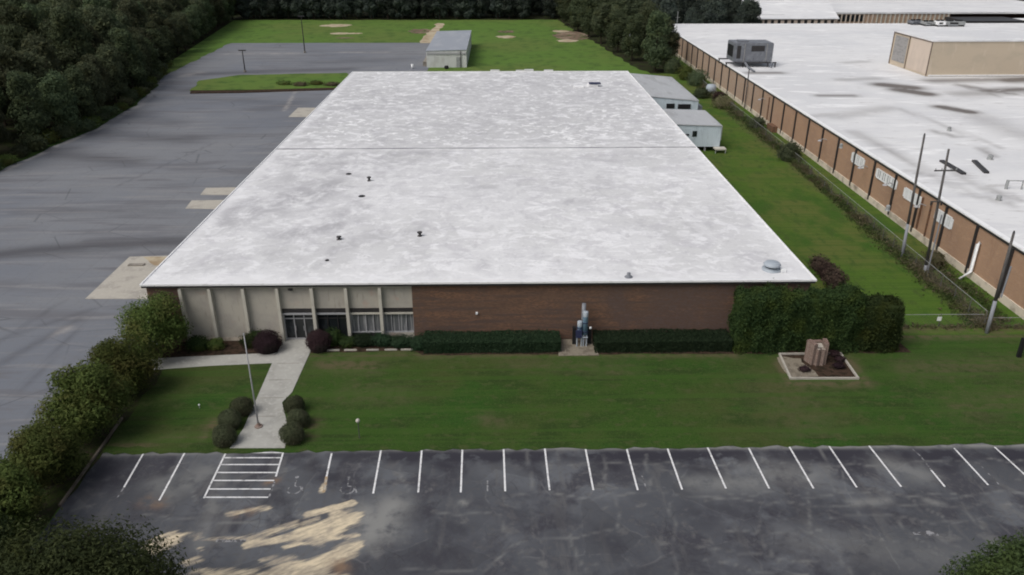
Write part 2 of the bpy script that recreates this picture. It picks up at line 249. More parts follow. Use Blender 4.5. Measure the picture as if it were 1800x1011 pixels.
# ---------------------------------------------------------------- mesh helpers
class MB:
    def __init__(s): s.v = []; s.f = []
    def add(s, vs, fs):
        b = len(s.v); s.v += [tuple(v) for v in vs]; s.f += [tuple(i + b for i in f) for f in fs]; return s
    def box(s, x0, x1, y0, y1, z0, z1, bev=0.0):
        if bev:
            bm = bmesh.new(); bmesh.ops.create_cube(bm, size=1)
            for v in bm.verts: v.co = ((x0 + x1) / 2 + v.co.x * (x1 - x0), (y0 + y1) / 2 + v.co.y * (y1 - y0), (z0 + z1) / 2 + v.co.z * (z1 - z0))
            bmesh.ops.bevel(bm, geom=list(bm.edges), offset=bev, segments=2, affect='EDGES'); bm.verts.index_update()
            s.add([v.co.copy() for v in bm.verts], [[v.index for v in f.verts] for f in bm.faces]); bm.free(); return s
        return s.add([(x0, y0, z0), (x1, y0, z0), (x1, y1, z0), (x0, y1, z0), (x0, y0, z1), (x1, y0, z1), (x1, y1, z1), (x0, y1, z1)],
                     [(3, 2, 1, 0), (4, 5, 6, 7), (0, 1, 5, 4), (1, 2, 6, 5), (2, 3, 7, 6), (3, 0, 4, 7)])
    def obox(s, c, sx, sy, z0, z1, rz):
        m = MB().box(-sx / 2, sx / 2, -sy / 2, sy / 2, z0, z1); cs, sn = math.cos(rz), math.sin(rz)
        return s.add([(c[0] + x * cs - y * sn, c[1] + x * sn + y * cs, z) for x, y, z in m.v], m.f)
    def tube(s, pts, rad, n=8, caps=True):
        pts = [Vector(p) for p in pts]; rad = rad if isinstance(rad, (list, tuple)) else [rad] * len(pts)
        vs = []; fs = []
        for i, p in enumerate(pts):
            d = (pts[min(i + 1, len(pts) - 1)] - pts[max(i - 1, 0)]).normalized()
            a = d.orthogonal().normalized() if abs(d.z) < .9 else Vector((1, 0, 0)).cross(d).normalized(); b = d.cross(a)
            vs += [p + (a * math.cos(2 * math.pi * k / n) + b * math.sin(2 * math.pi * k / n)) * rad[i] for k in range(n)]
        for i in range(len(pts) - 1):
            fs += [(i * n + k, i * n + (k + 1) % n, (i + 1) * n + (k + 1) % n, (i + 1) * n + k) for k in range(n)]
        if caps: fs += [tuple(range(n))[::-1], tuple(range((len(pts) - 1) * n, len(pts) * n))]
        return s.add(vs, fs)
    def lathe(s, prof, c=(0, 0, 0), n=16):
        vs = []; fs = []
        for r, z in prof: vs += [(c[0] + r * math.cos(2 * math.pi * k / n), c[1] + r * math.sin(2 * math.pi * k / n), c[2] + z) for k in range(n)]
        for i in range(len(prof) - 1): fs += [(i * n + k, i * n + (k + 1) % n, (i + 1) * n + (k + 1) % n, (i + 1) * n + k) for k in range(n)]
        return s.add(vs, fs)
    def poly(s, pts, z): return s.add([(p[0], p[1], z) for p in pts], [tuple(range(len(pts)))])
    def slab(s, pts, z0, z1):
        n = len(pts)
        if sum(pts[i][0] * pts[(i + 1) % n][1] - pts[(i + 1) % n][0] * pts[i][1] for i in range(n)) < 0: pts = pts[::-1]
        return s.add([(p[0], p[1], z0) for p in pts] + [(p[0], p[1], z1) for p in pts],
                     [tuple(range(n))[::-1], tuple(range(n, 2 * n))] + [(i, (i + 1) % n, n + (i + 1) % n, n + i) for i in range(n)])
    def build(s, name, mat, parent=None, smooth=False):
        me = bpy.data.meshes.new(name); me.from_pydata(s.v, [], s.f); me.update()
        if smooth: me.polygons.foreach_set("use_smooth", [True] * len(me.polygons))
        return link(name, me, mat, parent)
def link(name, me, mat, parent=None):
    o = bpy.data.objects.new(name, me); COL.objects.link(o)
    if mat and not me.materials: me.materials.append(MAT[mat])
    if parent: o.parent = parent
    return o
def tag(o, label=None, cat=None, group=None, kind=None):
    for k, v in (("label", label), ("category", cat), ("group", group), ("kind", kind)):
        if v: o[k] = v
    return o
def thing(name, label, cat, loc=(0, 0, 0), rz=0, group=None):
    o = bpy.data.objects.new(name, None); COL.objects.link(o); o.location = loc; o.rotation_euler = (0, 0, rz); o.empty_display_size = .3
    return tag(o, label, cat, group)
def structure(o): return tag(o, kind='structure')
def copy_tree(o, parent=None):
    c = o.copy(); COL.objects.link(c)
    if parent: c.parent = parent
    for ch in list(o.children): copy_tree(ch, c)
    return c

def seg_mask(x, y, strokes):
    """soft mask of ground strokes: each ((x0,y0),(x1,y1),half width,strength)"""
    m = np.zeros_like(x)
    for (a, b, wd, st) in strokes:
        ax, ay, bx, by = a[0], a[1], b[0], b[1]; L = (bx - ax) ** 2 + (by - ay) ** 2 + 1e-9
        t = np.clip(((x - ax) * (bx - ax) + (y - ay) * (by - ay)) / L, 0, 1)
        d = np.hypot(x - ax - t * (bx - ax), y - ay - t * (by - ay))
        m = np.maximum(m, st * np.exp(-(d / wd) ** 2))
    return m
def sheet(name, x0, x1, y0, y1, z, res, mat, masks, parent=None):
    nx, ny = max(1, int((x1 - x0) / res)), max(1, int((y1 - y0) / res))
    X, Y = np.meshgrid(np.linspace(x0, x1, nx + 1), np.linspace(y0, y1, ny + 1)); x, y = X.ravel(), Y.ravel()
    me = bpy.data.meshes.new(name)
    i = (np.arange(ny)[:, None] * (nx + 1) + np.arange(nx)[None]).ravel()
    me.from_pydata(np.c_[x, y, np.full_like(x, z)].tolist(), [], np.c_[i, i + 1, i + nx + 2, i + nx + 1].tolist())
    for k, st in masks.items():
        a = me.attributes.new(k, 'FLOAT', 'POINT'); a.data.foreach_set("value", seg_mask(x, y, st).astype(np.float32))
    me.update(); return link(name, me, mat, parent)
def ragged(pts, amp, step=1.0, seed=0):
    r = random.Random(seed); out = []
    for i in range(len(pts)):
        a, b = Vector(pts[i][:2]), Vector(pts[(i + 1) % len(pts)][:2]); n = max(1, int((b - a).length / step)); t = (b - a).normalized() if n else a
        for k in range(n): out.append(a.lerp(b, k / n) + Vector((-t.y, t.x)) * r.uniform(-amp, amp))
    return [(p.x, p.y) for p in out]

def leaves_mesh(name, P, N, size, mat, rs, extra=None, aspect=.4):
    """one small folded leaf clump per point, facing roughly N"""
    n = len(P); N = N / (np.linalg.norm(N, axis=1, keepdims=True) + 1e-9)
    T = rs.normal(size=(n, 3)); T -= N * (T * N).sum(1, keepdims=True); T /= np.linalg.norm(T, axis=1, keepdims=True) + 1e-9
    B = np.cross(N, T); s = size[:, None]; k = aspect * rs.uniform(.7, 1.3, (n, 1))
    V = np.stack([P - T * s, P + B * s * k - N * s * .18, P + T * s, P - B * s * k - N * s * .18], 1).reshape(-1, 3)
    Fs = np.arange(4 * n).reshape(-1, 4)
    vs, fs = V.tolist(), Fs.tolist()
    if extra:
        b = len(vs); vs += [tuple(v) for v in extra.v]; fs += [[i + b for i in f] for f in extra.f]
    me = bpy.data.meshes.new(name); me.from_pydata(vs, [], fs); me.update(); me.materials.append(MAT[mat]); return me
def crown_points(rs, lobes, n, thick=.35):
    C = np.array([l[0] for l in lobes], float); Rr = np.array([l[1] for l in lobes], float)
    pw = (Rr[:, 0] * Rr[:, 2]) ** 1.0; idx = rs.choice(len(lobes), n, p=pw / pw.sum())
    D = rs.normal(size=(n, 3)); D[:, 2] += .25; D /= np.linalg.norm(D, axis=1, keepdims=True)
    rad = 1 - thick * rs.random(n) ** 1.6 + rs.normal(0, .085, n)
    P = C[idx] + D * Rr[idx] * rad[:, None]; N = D / Rr[idx] + rs.normal(0, .33 / Rr.mean(), (n, 3)); return P, N
def make_lobes(rs, w, h, z0, n, flat=.8):
    L = [((0, 0, z0 + (h - z0) * .5), (w * .36, w * .36, (h - z0) * .46))]
    for i in range(n):
        a = i * 2.4 + rs.uniform(-.5, .5); t = rs.random(); rr = w * .5 * (1 - .75 * abs(t - .35)) * rs.uniform(.45, .72)
        r = w * rs.uniform(.13, .24); L.append(((rr * math.cos(a), rr * math.sin(a), z0 + r * flat + (h - z0 - 2 * r * flat) * t), (r, r, r * flat)))
    return L
def trunk_mb(rs, h, r, spread, nb=5, z1=.35):
    m = MB().tube([(0, 0, -.1), (rs.uniform(-.1, .1), rs.uniform(-.1, .1), h * .45), (rs.uniform(-.3, .3), rs.uniform(-.3, .3), h * .85)], [r, r * .7, r * .2], 7)
    for i in range(nb):
        a = i * 6.28 / nb + rs.uniform(-.4, .4); zz = h * rs.uniform(z1, z1 + .25); e = spread * rs.uniform(.6, 1)
        m.tube([(0, 0, zz), (e * .5 * math.cos(a), e * .5 * math.sin(a), zz + h * .12), (e * math.cos(a), e * math.sin(a), zz + h * .3)], [r * .45, r * .3, r * .1], 5)
    return m
def tree_proto(seed, w, h, z0, nl, nlobe, leaf, mat, r=.25, thick=.4, flat=.8, nb=5):
    rs = np.random.RandomState(seed); L = make_lobes(rs, w, h, z0, nlobe, flat); P, N = crown_points(rs, L, nl, thick)
    k = P[:, 2] > .15; P, N = P[k], N[k]
    cm = leaves_mesh("crown", P, N, rs.uniform(leaf * .6, leaf * 1.35, len(P)), mat, rs)
    t = trunk_mb(rs, h, r, w * .35, nb); tm = bpy.data.meshes.new("trunk"); tm.from_pydata(t.v, [], t.f); tm.materials.append(MAT['bark'])
    return cm, tm
def plant_tree(name, proto, loc, rz, sc, label, cat='tree', group=None):
    t = thing(name, label, cat, (loc[0], loc[1], 0), rz, group); t.scale = sc if isinstance(sc, tuple) else (sc,) * 3
    link("trunk", proto[1], None, t); link("crown", proto[0], None, t); return t
def hedge_mesh(name, x0, x1, y0, y1, h, n, leaf, mat, seed, round_=.25, bumpy=.12):
    rs = np.random.RandomState(seed); c = np.array([(x0 + x1) / 2, (y0 + y1) / 2, h / 2]); hs_ = np.array([(x1 - x0) / 2, (y1 - y0) / 2, h / 2])
    A = np.array([hs_[1] * hs_[2], hs_[1] * hs_[2], hs_[0] * hs_[2], hs_[0] * hs_[2], hs_[0] * hs_[1] * 1.3]); f = rs.choice(5, n, p=A / A.sum())
    q = rs.uniform(-1, 1, (n, 3)); Nn = np.zeros((n, 3))
    for i, (ax, sg) in enumerate(((0, -1), (0, 1), (1, -1), (1, 1), (2, 1))): q[f == i, ax] = sg; Nn[f == i, ax] = sg
    p = q * hs_; lim = hs_ - round_; core = np.clip(p, -lim, lim); core[:, 2] = np.clip(p[:, 2], -hs_[2], lim[2])
    d = p - core; L = np.linalg.norm(d, axis=1, keepdims=True); Nn = np.where(L > 1e-6, d / (L + 1e-9), Nn); p = core + Nn * np.minimum(L, round_)
    lump = np.sin(p[:, 0] * .9 + seed * 2) * bumpy * .8 + np.sin(p[:, 0] * 2.1 + seed) * np.cos(p[:, 2] * 1.9 + p[:, 1]) * bumpy + np.sin(p[:, 0] * 5.3) * bumpy * .5
    P = c + p + Nn * (lump[:, None] + rs.normal(0, bumpy * .5, (n, 1)) + (rs.random((n, 1)) > .96) * rs.uniform(0, bumpy * 2.2, (n, 1)) * (Nn[:, 2:3] > .5) - .12 * rs.random((n, 1))); P[:, 2] = np.maximum(P[:, 2], .04)
    ins = max(.22, bumpy * 1.6); ex = MB().box(x0 + ins, x1 - ins, y0 + ins, y1 - ins, 0.0, h - ins)  # hidden solid core added to block light through the leaves
    return leaves_mesh(name, P, Nn + rs.normal(0, .5, (n, 3)), rs.uniform(leaf * .6, leaf * 1.3, n), mat, rs, ex)
def ball_mesh(name, rx, ry, rz, n, leaf, mat, seed, rough=.06):
    rs = np.random.RandomState(seed); D = rs.normal(size=(n, 3)); D /= np.linalg.norm(D, axis=1, keepdims=True); D[:, 2] = np.where(D[:, 2] < -.5, -D[:, 2], D[:, 2])
    R3 = np.array([rx, ry, rz]); lump = sum(np.sin(D @ rs.normal(0, 2.6, 3) + rs.uniform(0, 6)) for _ in range(5))[:, None] * (.022 + rough * .25)
    P = D * R3 * (1 + lump - .1 * rs.random((n, 1)) + rs.normal(0, rough, (n, 1)) + (rs.random((n, 1)) > .97) * rs.uniform(0, .15, (n, 1))); P[:, 2] += rz * .72; P[:, 2] = np.maximum(P[:, 2], .03)
    ex = MB().lathe([(.02, 0), (rx * .7, 0.0), (rx * .84, rz * .5), (rx * .75, rz * 1.1), (rx * .4, rz * 1.42), (.02, rz * 1.52)], n=14)
    ex.v = [(x, y * ry / rx, z) for x, y, z in ex.v]
    return leaves_mesh(name, P, D / R3 + rs.normal(0, .4, (n, 3)), rs.uniform(leaf * .6, leaf * 1.3, n), mat, rs, ex)

# ================================================================ GROUND
structure(MB().poly([(-1500, -200), (1500, -200), (1500, 2500), (-1500, 2500)], 0).build("ground", 'far_grass'))
g2 = lambda *ps: [G(*p)[:2] for p in ps]
# large left lot with its stains
band = [G(-200, 470), G(60, 440), G(240, 428), G(345, 424)]
dark = [(band[i], band[i + 1], 1.6, .9) for i in range(3)] + [(G(0, 452), G(230, 436), .9, .6), (G(150, 425), G(345, 417), .8, .6)]
for a, b, wd, st in (((120, 235), (330, 245), 3.2, .6), ((100, 270), (230, 285), 2.6, .6), ((160, 190), (300, 215), 3, .35), ((0, 275), (120, 262), 2.5, .5), ((0, 640), (140, 560), .5, .45), ((20, 590), (160, 545), .4, .35), ((30, 375), (300, 372), 1.2, .25),
                     ((350, 130), (610, 122), 2.6, .7), ((330, 160), (420, 140), 2.5, .6), ((470, 190), (520, 180), 3, .4), ((560, 110), (700, 105), 4, .35), ((340, 172), (470, 180), 2.5, .35)):
    dark.append((G(a[0], a[1]), G(b[0], b[1]), wd, st))
dark += [(G(a[0], a[1]), G(b[0], b[1]), .22, .4) for a, b in (((30, 700), (150, 560)), ((0, 600), (110, 530)), ((200, 330), (380, 250)), ((40, 760), (120, 640)))]
sh = lambda p: (p[0] + .55, p[1], 0)
pale = [(sh(G(0, 301)), sh(G(90, 259)), .5, 1.), (sh(G(90, 259)), sh(G(170, 226)), .5, 1.), (sh(G(170, 226)), sh(G(240, 185)), .6, .7), (sh(G(240, 185)), sh(G(280, 148)), .7, .5), (G(100, 590), G(118, 578), .5, .7), (G(290, 143), G(345, 128), 2, .4), (G(400, 95), G(520, 94), 1.3, .6), (G(600, 92), G(680, 92), 1.2, .5), (G(520, 160), G(500, 195), .35, .7), (G(560, 195), G(620, 145), .6, .25)]
structure(sheet("left_parking_lot", -86, -28.3, 2, 186, .008, .5, 'old_asphalt', {"dark": dark, "pale": pale}))
structure(sheet("rear_parking_lot", -84, -17, 186, 243, .009, 1.5, 'old_asphalt', {"dark": dark, "pale": pale}))
structure(MB().poly([(-28.3, 158), (-17, 158), (-17, 186), (-28.3, 186)], .010).build("loading_apron", 'old_asphalt'))
# grass that bounds them
structure(MB().poly(ragged(g2((282, 139), (300, 128), (405, 76), (430, 38)) + [(-120, 330), (-120, 186)], .4, 3, 1), .020).build("verge", 'far_grass'))
structure(MB().slab(ragged(g2((336, 160), (350, 143), (420, 133), (612, 129), (618, 150), (600, 156)), .3, 2, 2), .0, .14).build("grass_island", 'far_grass'))
structure(MB().slab(g2((334, 165), (336, 160), (420, 160), (600, 155), (600, 158), (420, 164)), .0, .17).build("island_kerb", 'mulch'))
edge = [(-66, 40), (-68, 80)] + [G(a, b)[:2] for a, b in ((0, 301), (90, 259), (170, 226), (240, 185), (280, 148))] + [(-80.0, 196), (-95, 304)]
structure(MB().poly(ragged(edge[:7] + [(-260, 184), (-260, 40)], .3, 2, 3), .016).build("verge_strip", 'lawn'))
structure(MB().poly([(x - 2.4, y) for x, y in edge] + [(-400, 304), (-400, 40)], .024).build("forest_floor", 'forest_floor'))
structure(MB().poly(ragged([(-420, 306.5), (46, 306), (48.6, 240), (420, 240), (420, 700), (-420, 700)], .8, 4, 4), .022).build("far_forest_floor", 'forest_floor'))
structure(MB().poly(ragged([(22, 306), (24, 285), (28, 250), (30.5, 232), (33, 200), (36, 187.5), (45, 187), (47, 306)], .6, 3, 5), .026).build("thicket_floor", 'forest_floor'))
# front lot
B = lambda a, b, w_, s: (G(*a), G(*b), w_, s)
sand = [B((435, 958), (530, 942), .40, .9), B((530, 940), (618, 912), .75, 1), B((560, 950), (600, 925), .6, .9), B((540, 905), (620, 884), .30, .95), B((485, 935), (560, 912), .35, .6), B((520, 1011), (615, 968), .7, .9), B((500, 962), (628, 940), .22, .8), B((590, 905), (616, 915), .5, .95), B((440, 948), (520, 920), .45, .65), B((270, 962), (300, 950), .8, .8), B((345, 948), (470, 948), .35, .55), B((280, 945), (350, 940), .4, .5), B((400, 905), (470, 892), .35, .65), B((340, 1005), (520, 1011), .5, .6), B((500, 1000), (580, 1030), 1.2, .8), B((560, 990), (630, 960), .5, .8), B((330, 990), (350, 985), .5, .6), B((460, 985), (520, 980), .3, .55), B((350, 965), (355, 965), .25, .6), B((570, 850), (566, 865), .25, .6), B((300, 1040), (560, 1050), 1.5, .7)]
palef = [B((690, 890), (650, 940), 1.1, .9), B((640, 905), (680, 930), 1.0, .9), B((360, 830), (330, 850), 1.0, .5), B((300, 870), (280, 850), .9, .4), B((170, 800), (540, 792), .22, .6), B((540, 790), (1800, 783), .26, .9), B((1500, 885), (1560, 880), .35, .6), B((1630, 880), (1655, 888), .3, .6), B((1560, 815), (1620, 835), 1.0, .5), B((1330, 830), (1420, 835), 1.2, .45), B((810, 883), (816, 886), .2, 1), B((1220, 850), (1330, 850), .8, .5), B((400, 800), (350, 960), .5, .35), B((1400, 950), (1800, 1000), 1.2, .25), ]
cr = random.Random(21)
def crack(a, b, w_=.07, st=.46, jit=.35):
    A, Bq = Vector(G(*a)), Vector(G(*b)); n = max(2, int((Bq - A).length / 1.1)); p = A
    for i in range(1, n + 1):
        q = A.lerp(Bq, i / n) + (Vector((cr.uniform(-jit, jit), cr.uniform(-jit, jit), 0)) if i < n else Vector((0, 0, 0)))
        palef.append((p, q, w_ * cr.uniform(.7, 1.3), st * cr.uniform(.55, 1.1))); p = q
for a, b in (((1100, 868), (1800, 868)), ((1240, 880), (1500, 888)), ((1520, 892), (1800, 890)), ((1322, 876), (1332, 935)), ((1332, 935), (1372, 990)), ((1498, 870), (1512, 905)), ((1590, 870), (1660, 910)), ((1240, 937), (1445, 930)), ((1460, 910), (1700, 915)), ((1580, 912), (1600, 940)), ((1600, 940), (1720, 1005)), ((1420, 868), (1424, 930)), ((1180, 880), (1190, 1011)), ((1440, 935), (1500, 1011)), ((1010, 965), (1035, 1011)), ((1003, 940), (1012, 968)), ((850, 1005), (900, 960)), ((900, 960), (1080, 930)), ((700, 1003), (830, 1005)), ((1080, 875), (1084, 935)), ((1180, 960), (1440, 985)), ((1690, 885), (1730, 930)), ((1240, 985), (1420, 1011)), ((900, 872), (1100, 872)), ((760, 900), (880, 905)), ((880, 905), (905, 960)), ((1530, 945), (1640, 965)), ((250, 905), (470, 925)), ((300, 820), (345, 880)), ((520, 880), (540, 920)), ((1136, 800), (1140, 865)), ((1440, 790), (1470, 865)), ((1060, 800), (1064, 860)), ((1290, 800), (1300, 850)), ((700, 812), (720, 865)), ((925, 790), (935, 862)), ((1560, 815), (1800, 808)), ((1280, 815), (1560, 818)), ((960, 818), (1280, 817))): crack(a, b)
xs = [625, 705, 777, 849, 921, 993, 1065, 1136, 1207, 1279, 1352, 1422, 1492, 1565, 1650, 1710, 1790]
fdark = [B((x - 20, 799), (x + 20, 801), .85, 1.5 if i % 5 else .8) for i, x in enumerate(xs)] + [B((x - 10, 814), (x + 16, 822), .6, .9) for x in xs[2::2]]
fdark += [B((200, 800), (190, 850), 1.6, .8), B((300, 810), (290, 830), .5, .7), B((420, 800), (480, 800), .6, .7), B((410, 825), (470, 826), .5, .6), B((530, 800), (600, 850), .7, .8), B((590, 800), (660, 800), .6, .8), B((900, 900), (1000, 925), 1.6, .5), B((1240, 905), (1420, 900), 1.5, .6), B((1300, 960), (1500, 985), 2, .55), B((1450, 885), (1600, 890), 1.2, .55), B((700, 890), (810, 935), 1, .6), B((1060, 940), (1120, 1000), 1, .5), B((1240, 1000), (1400, 1020), 1.5, .5), B((700, 990), (830, 960), 1.2, .45)]
rust = [B((470, 850), (484, 845), .3, .6), B((280, 885), (260, 882), .5, .5), B((596, 985), (600, 1000), .5, .7), B((420, 903), (440, 900), .4, .4)]
structure(sheet("front_parking_lot", -26.3, 75, 14, 44.2, .012, .2, 'front_asphalt', {"dark": fdark, "sand": sand, "pale": palef, "rust": rust}))
# lawn, right strip
bare = [B((575, 640), (650, 645), 1.2, .8), B((540, 628), (740, 622), .6, .6), B((740, 626), (1290, 624), .5, .8), B((600, 800), (1800, 778), .35, .9), B((850, 735), (880, 745), .6, .6), B((1180, 620), (1290, 625), .7, .6), B((1370, 640), (1390, 672), .5, .9), B((1390, 676), (1530, 676), .5, .9), B((1520, 672), (1490, 630), .5, .9), B((1585, 592), (1800, 588), .7, 1), B((1600, 650), (1800, 640), 1.6, .5), B((1700, 720), (1800, 700), 2, .4), B((620, 690), (700, 695), 1.5, .4), B((360, 770), (380, 740), .5, .9), B((545, 770), (550, 740), .5, .8), B((290, 770), (320, 768), .5, .5), B((180, 780), (260, 785), .6, .8), B((1380, 690), (1420, 750), 3, .35), B((900, 640), (1100, 650), 1.2, .35)]
structure(sheet("lawn", -26.6, 75, 42.75, 57.9, .030, .5, 'lawn', {"bare": bare}))
structure(MB().poly(ragged([(-26.6, 42.5), (75, 42.55), (75, 43.3), (-26.6, 43.3)], .16, .6, 8), .034).build("lawn_edge", 'lawn'))
structure(sheet("side_lawn", 25.4, 47.6, 57.9, 187, .026, 1.0, 'side_grass', {"bare": [((42.3, 58), (43.5, 120), .9, 1.), ((43.5, 120), (44, 190), 1.2, 1.), ((33, 59), (46, 59), .5, .9), ((27.5, 58), (27.5, 66), 1.2, 1)]}))
# tree strip beside the lot, kerb rail, walks, pads
structure(MB().poly(ragged([(-30.3, 57.2), (-26.3, 57.0), (-26.2, 30), (-25, 10), (-33, 10), (-30.6, 36)], .25, 1.5, 9), .036).build("planting_strip", 'strip_floor'))
rp = [G(215, 737), G(160, 815), G(105, 892)]
structure(MB().slab([(rp[0][0] - .06, rp[0][1]), (rp[2][0] - .06, rp[2][1]), (rp[2][0] + .08, rp[2][1]), (rp[0][0] + .08, rp[0][1])], 0, .18).build("kerb", 'timber'))
structure(MB().slab([(-18.15, 58.09), (-18.1, 54.0), (-17.75, 45.2), (-18.0, 42.95), (-14.35, 42.9), (-14.6, 45.0), (-15.9, 48.4), (-15.5, 49.8), (-15.45, 58.09)], 0, .06).build("entrance_walk", 'walk'))
structure(MB().slab([(-18.11, 54.1), (-18.13, 55.75), (-21.6, 55.5), (-25, 55.25), (-28.4, 54.9), (-28.0, 53.1), (-23, 53.75)], 0, .055).build("side_walk", 'walk'))
for yy in (46.6, 49.0, 51.5, 54.0): structure(MB().box(-17.7, -15.95, yy, yy + .05, .0605, .0635).build("walk_joint", 'kerb'))
for n_, pts in enumerate((((150, 526), (228, 452), (300, 450), (262, 526)), ((326, 367), (337, 353), (400, 352), (392, 368)), ((352, 343), (362, 331), (415, 330), (408, 343)), ((507, 206), (524, 190), (556, 190), (548, 206)))):
    structure(MB().slab(g2(*pts), 0, .05).build("concrete_pad", 'concrete'))
structure(MB().slab(ragged(g2((252, 452), (300, 452), (284, 470), (262, 463)), .2, .8, 3), 0, .054).build("rust_stain", 'dirt_pale'))
structure(MB().box(*(lambda a: (a[0] - .9, a[0] + .7, a[1] - .25, a[1] + .25))(G(242, 467)), .052, .16).build("drain_cover", 'kerb'))
structure(MB().poly(ragged(g2((739, 76), (763, 76), (772, 56), (780, 41), (768, 41), (752, 58)), .7, 4, 11), .030).build("dirt_path", 'dirt_pale'))
for k, (cx, cy, rx, ry, mt) in enumerate(((*G(592, 45)[:2], 6, 5, 'dirt_pale'), (*G(597, 59)[:2], 4, 2.5, 'dirt_pale'), (*G(622, 59)[:2], 3, 2, 'dirt_pale'), (*G(604, 67)[:2], 3.5, 1.5, 'dirt_red'), (*G(890, 65)[:2], 3.6, 3.4, 'dirt_pale'), (*G(890, 56)[:2], 3, 4, 'dirt_red'), (*G(738, 55)[:2], 4, 7, 'dirt_red'), (*G(1003, 62)[:2], 6, 13, 'dirt_red'), (*G(998, 72)[:2], 3.6, 3.5, 'dirt_pale'), (*G(985, 55)[:2], 3.2, 3, 'dirt_pale'))):
    pts = [(cx + rx * math.cos(a * .35) * random.uniform(.7, 1.1), cy + ry * math.sin(a * .35) * random.uniform(.7, 1.1)) for a in range(18)]
    structure(MB().poly(pts, .028 + k * .0015).build("bare_patch", mt))
# planting beds along the front
structure(MB().poly(ragged([(-28.3, 55.0), (-18.2, 55.8), (-18.2, 58), (-28.3, 58)], .08, .7, 12), .040).build("planting_bed", 'mulch'))
structure(MB().poly(ragged([(-15.4, 55.7), (-7.0, 56.0), (-6.3, 55.2), (25.6, 54.9), (33.4, 54.9), (33.4, 57.8), (-15.4, 58)], .10, .7, 13), .040).build("planting_bed", 'mulch'))
structure(MB().slab([(4.7, 54.85), (8.0, 54.85), (7.75, 57.6), (5.0, 57.6)], 0, .07).build("utility_pad", 'gravel'))
# parking lines
def line(a, b, mat='paint', w_=.115):
    a, b = Vector(G(*a)), Vector(G(*b)); t = (b - a).normalized(); n = Vector((-t.y, t.x, 0)) * w_ / 2
    MBX = MB().add([a - n, b - n, b + n, a + n], [(0, 1, 2, 3)]); MBX.v = [(x, y, .0165) for x, y, z in MBX.v]
    o = MBX.build("parking_line", mat); structure(o); return o
for a, b in (((253, 796), (218, 857)), ((325, 796), (280, 880)), ((670, 790), (656, 868)), ((742, 785), (735, 866)), ((813, 784), (810, 866)), ((885, 783), (888, 864)), ((957, 783), (966, 862)), ((1028, 783), (1043, 862)), ((1100, 783), (1121, 862)), ((1172, 785), (1199, 861)), ((1242, 783), (1276, 859)), ((1316, 788), (1352, 859)), ((1387, 785), (1430, 859)), ((1457, 784), (1506, 857)), ((1526, 782), (1584, 856)), ((1637, 827), (1661, 856)), ((1677, 788), (1737, 853)), ((1748, 786), (1820, 852)), ((1820, 785), (1898, 852))): line(a, b)
for a, b in (((218, 857), (206, 876)), ((1618, 802), (1637, 827)), ((1720, 815), (1757, 853)), ((1128, 835), (1137, 862)), ((857, 845), (857, 864)), ((1604, 790), (1618, 802))): line(a, b, 'faint_paint', .09)
line((583, 797), (574, 838)); line((574, 838), (569, 866), 'ochre_paint', .17)
line((399, 792), (358.5, 876)); line((499.5, 790), (485, 838)); line((483, 846), (473, 874), 'faint_paint')
for k, yy in enumerate((796, 805, 817, 831, 845, 860, 874.5)):
    f = (yy - 792) / 84; line((399 - 40 * f, yy), (498 - 25 * f - (0 if k < 5 else 2), yy), 'paint', .11)
line((1605, 938), (1627, 938), 'faint_paint', .22); line((1628, 937.5), (1648, 938), 'faint_paint', .4); line((380, 951), (432, 951), 'faint_paint', .2)
for px, py in ((519, 856), (612, 856)):                              # worn accessible-parking marks
    c = G(px, py); m = MB()
    ring = [(c[0] + .42 * math.cos(t), c[1] - .25 + .42 * math.sin(t), .0175) for t in np.linspace(R_(150), R_(395), 16)]
    def strip(pts, w_):
        for i in range(len(pts) - 1):
            a, b = Vector(pts[i]), Vector(pts[i + 1]); t = (b - a).normalized(); n = Vector((-t.y, t.x, 0)) * w_ / 2; m.add([a - n, b - n, b + n, a + n], [(0, 1, 2, 3)])
    strip(ring, .1); strip([(c[0] - .1, c[1] + .75, .0185), (c[0] - .02, c[1] + .05, .0185), (c[0] + .42, c[1] + .0, .0185), (c[0] + .62, c[1] - .6, .0185)], .1)
    m.add([(c[0] - .1 + .13 * math.cos(t), c[1] + .93 + .13 * math.sin(t), .0195) for t in np.linspace(0, 6.28, 9)[:-1]], [tuple(range(8))])
    structure(m.build("accessible_parking_symbol", 'faint_paint'))

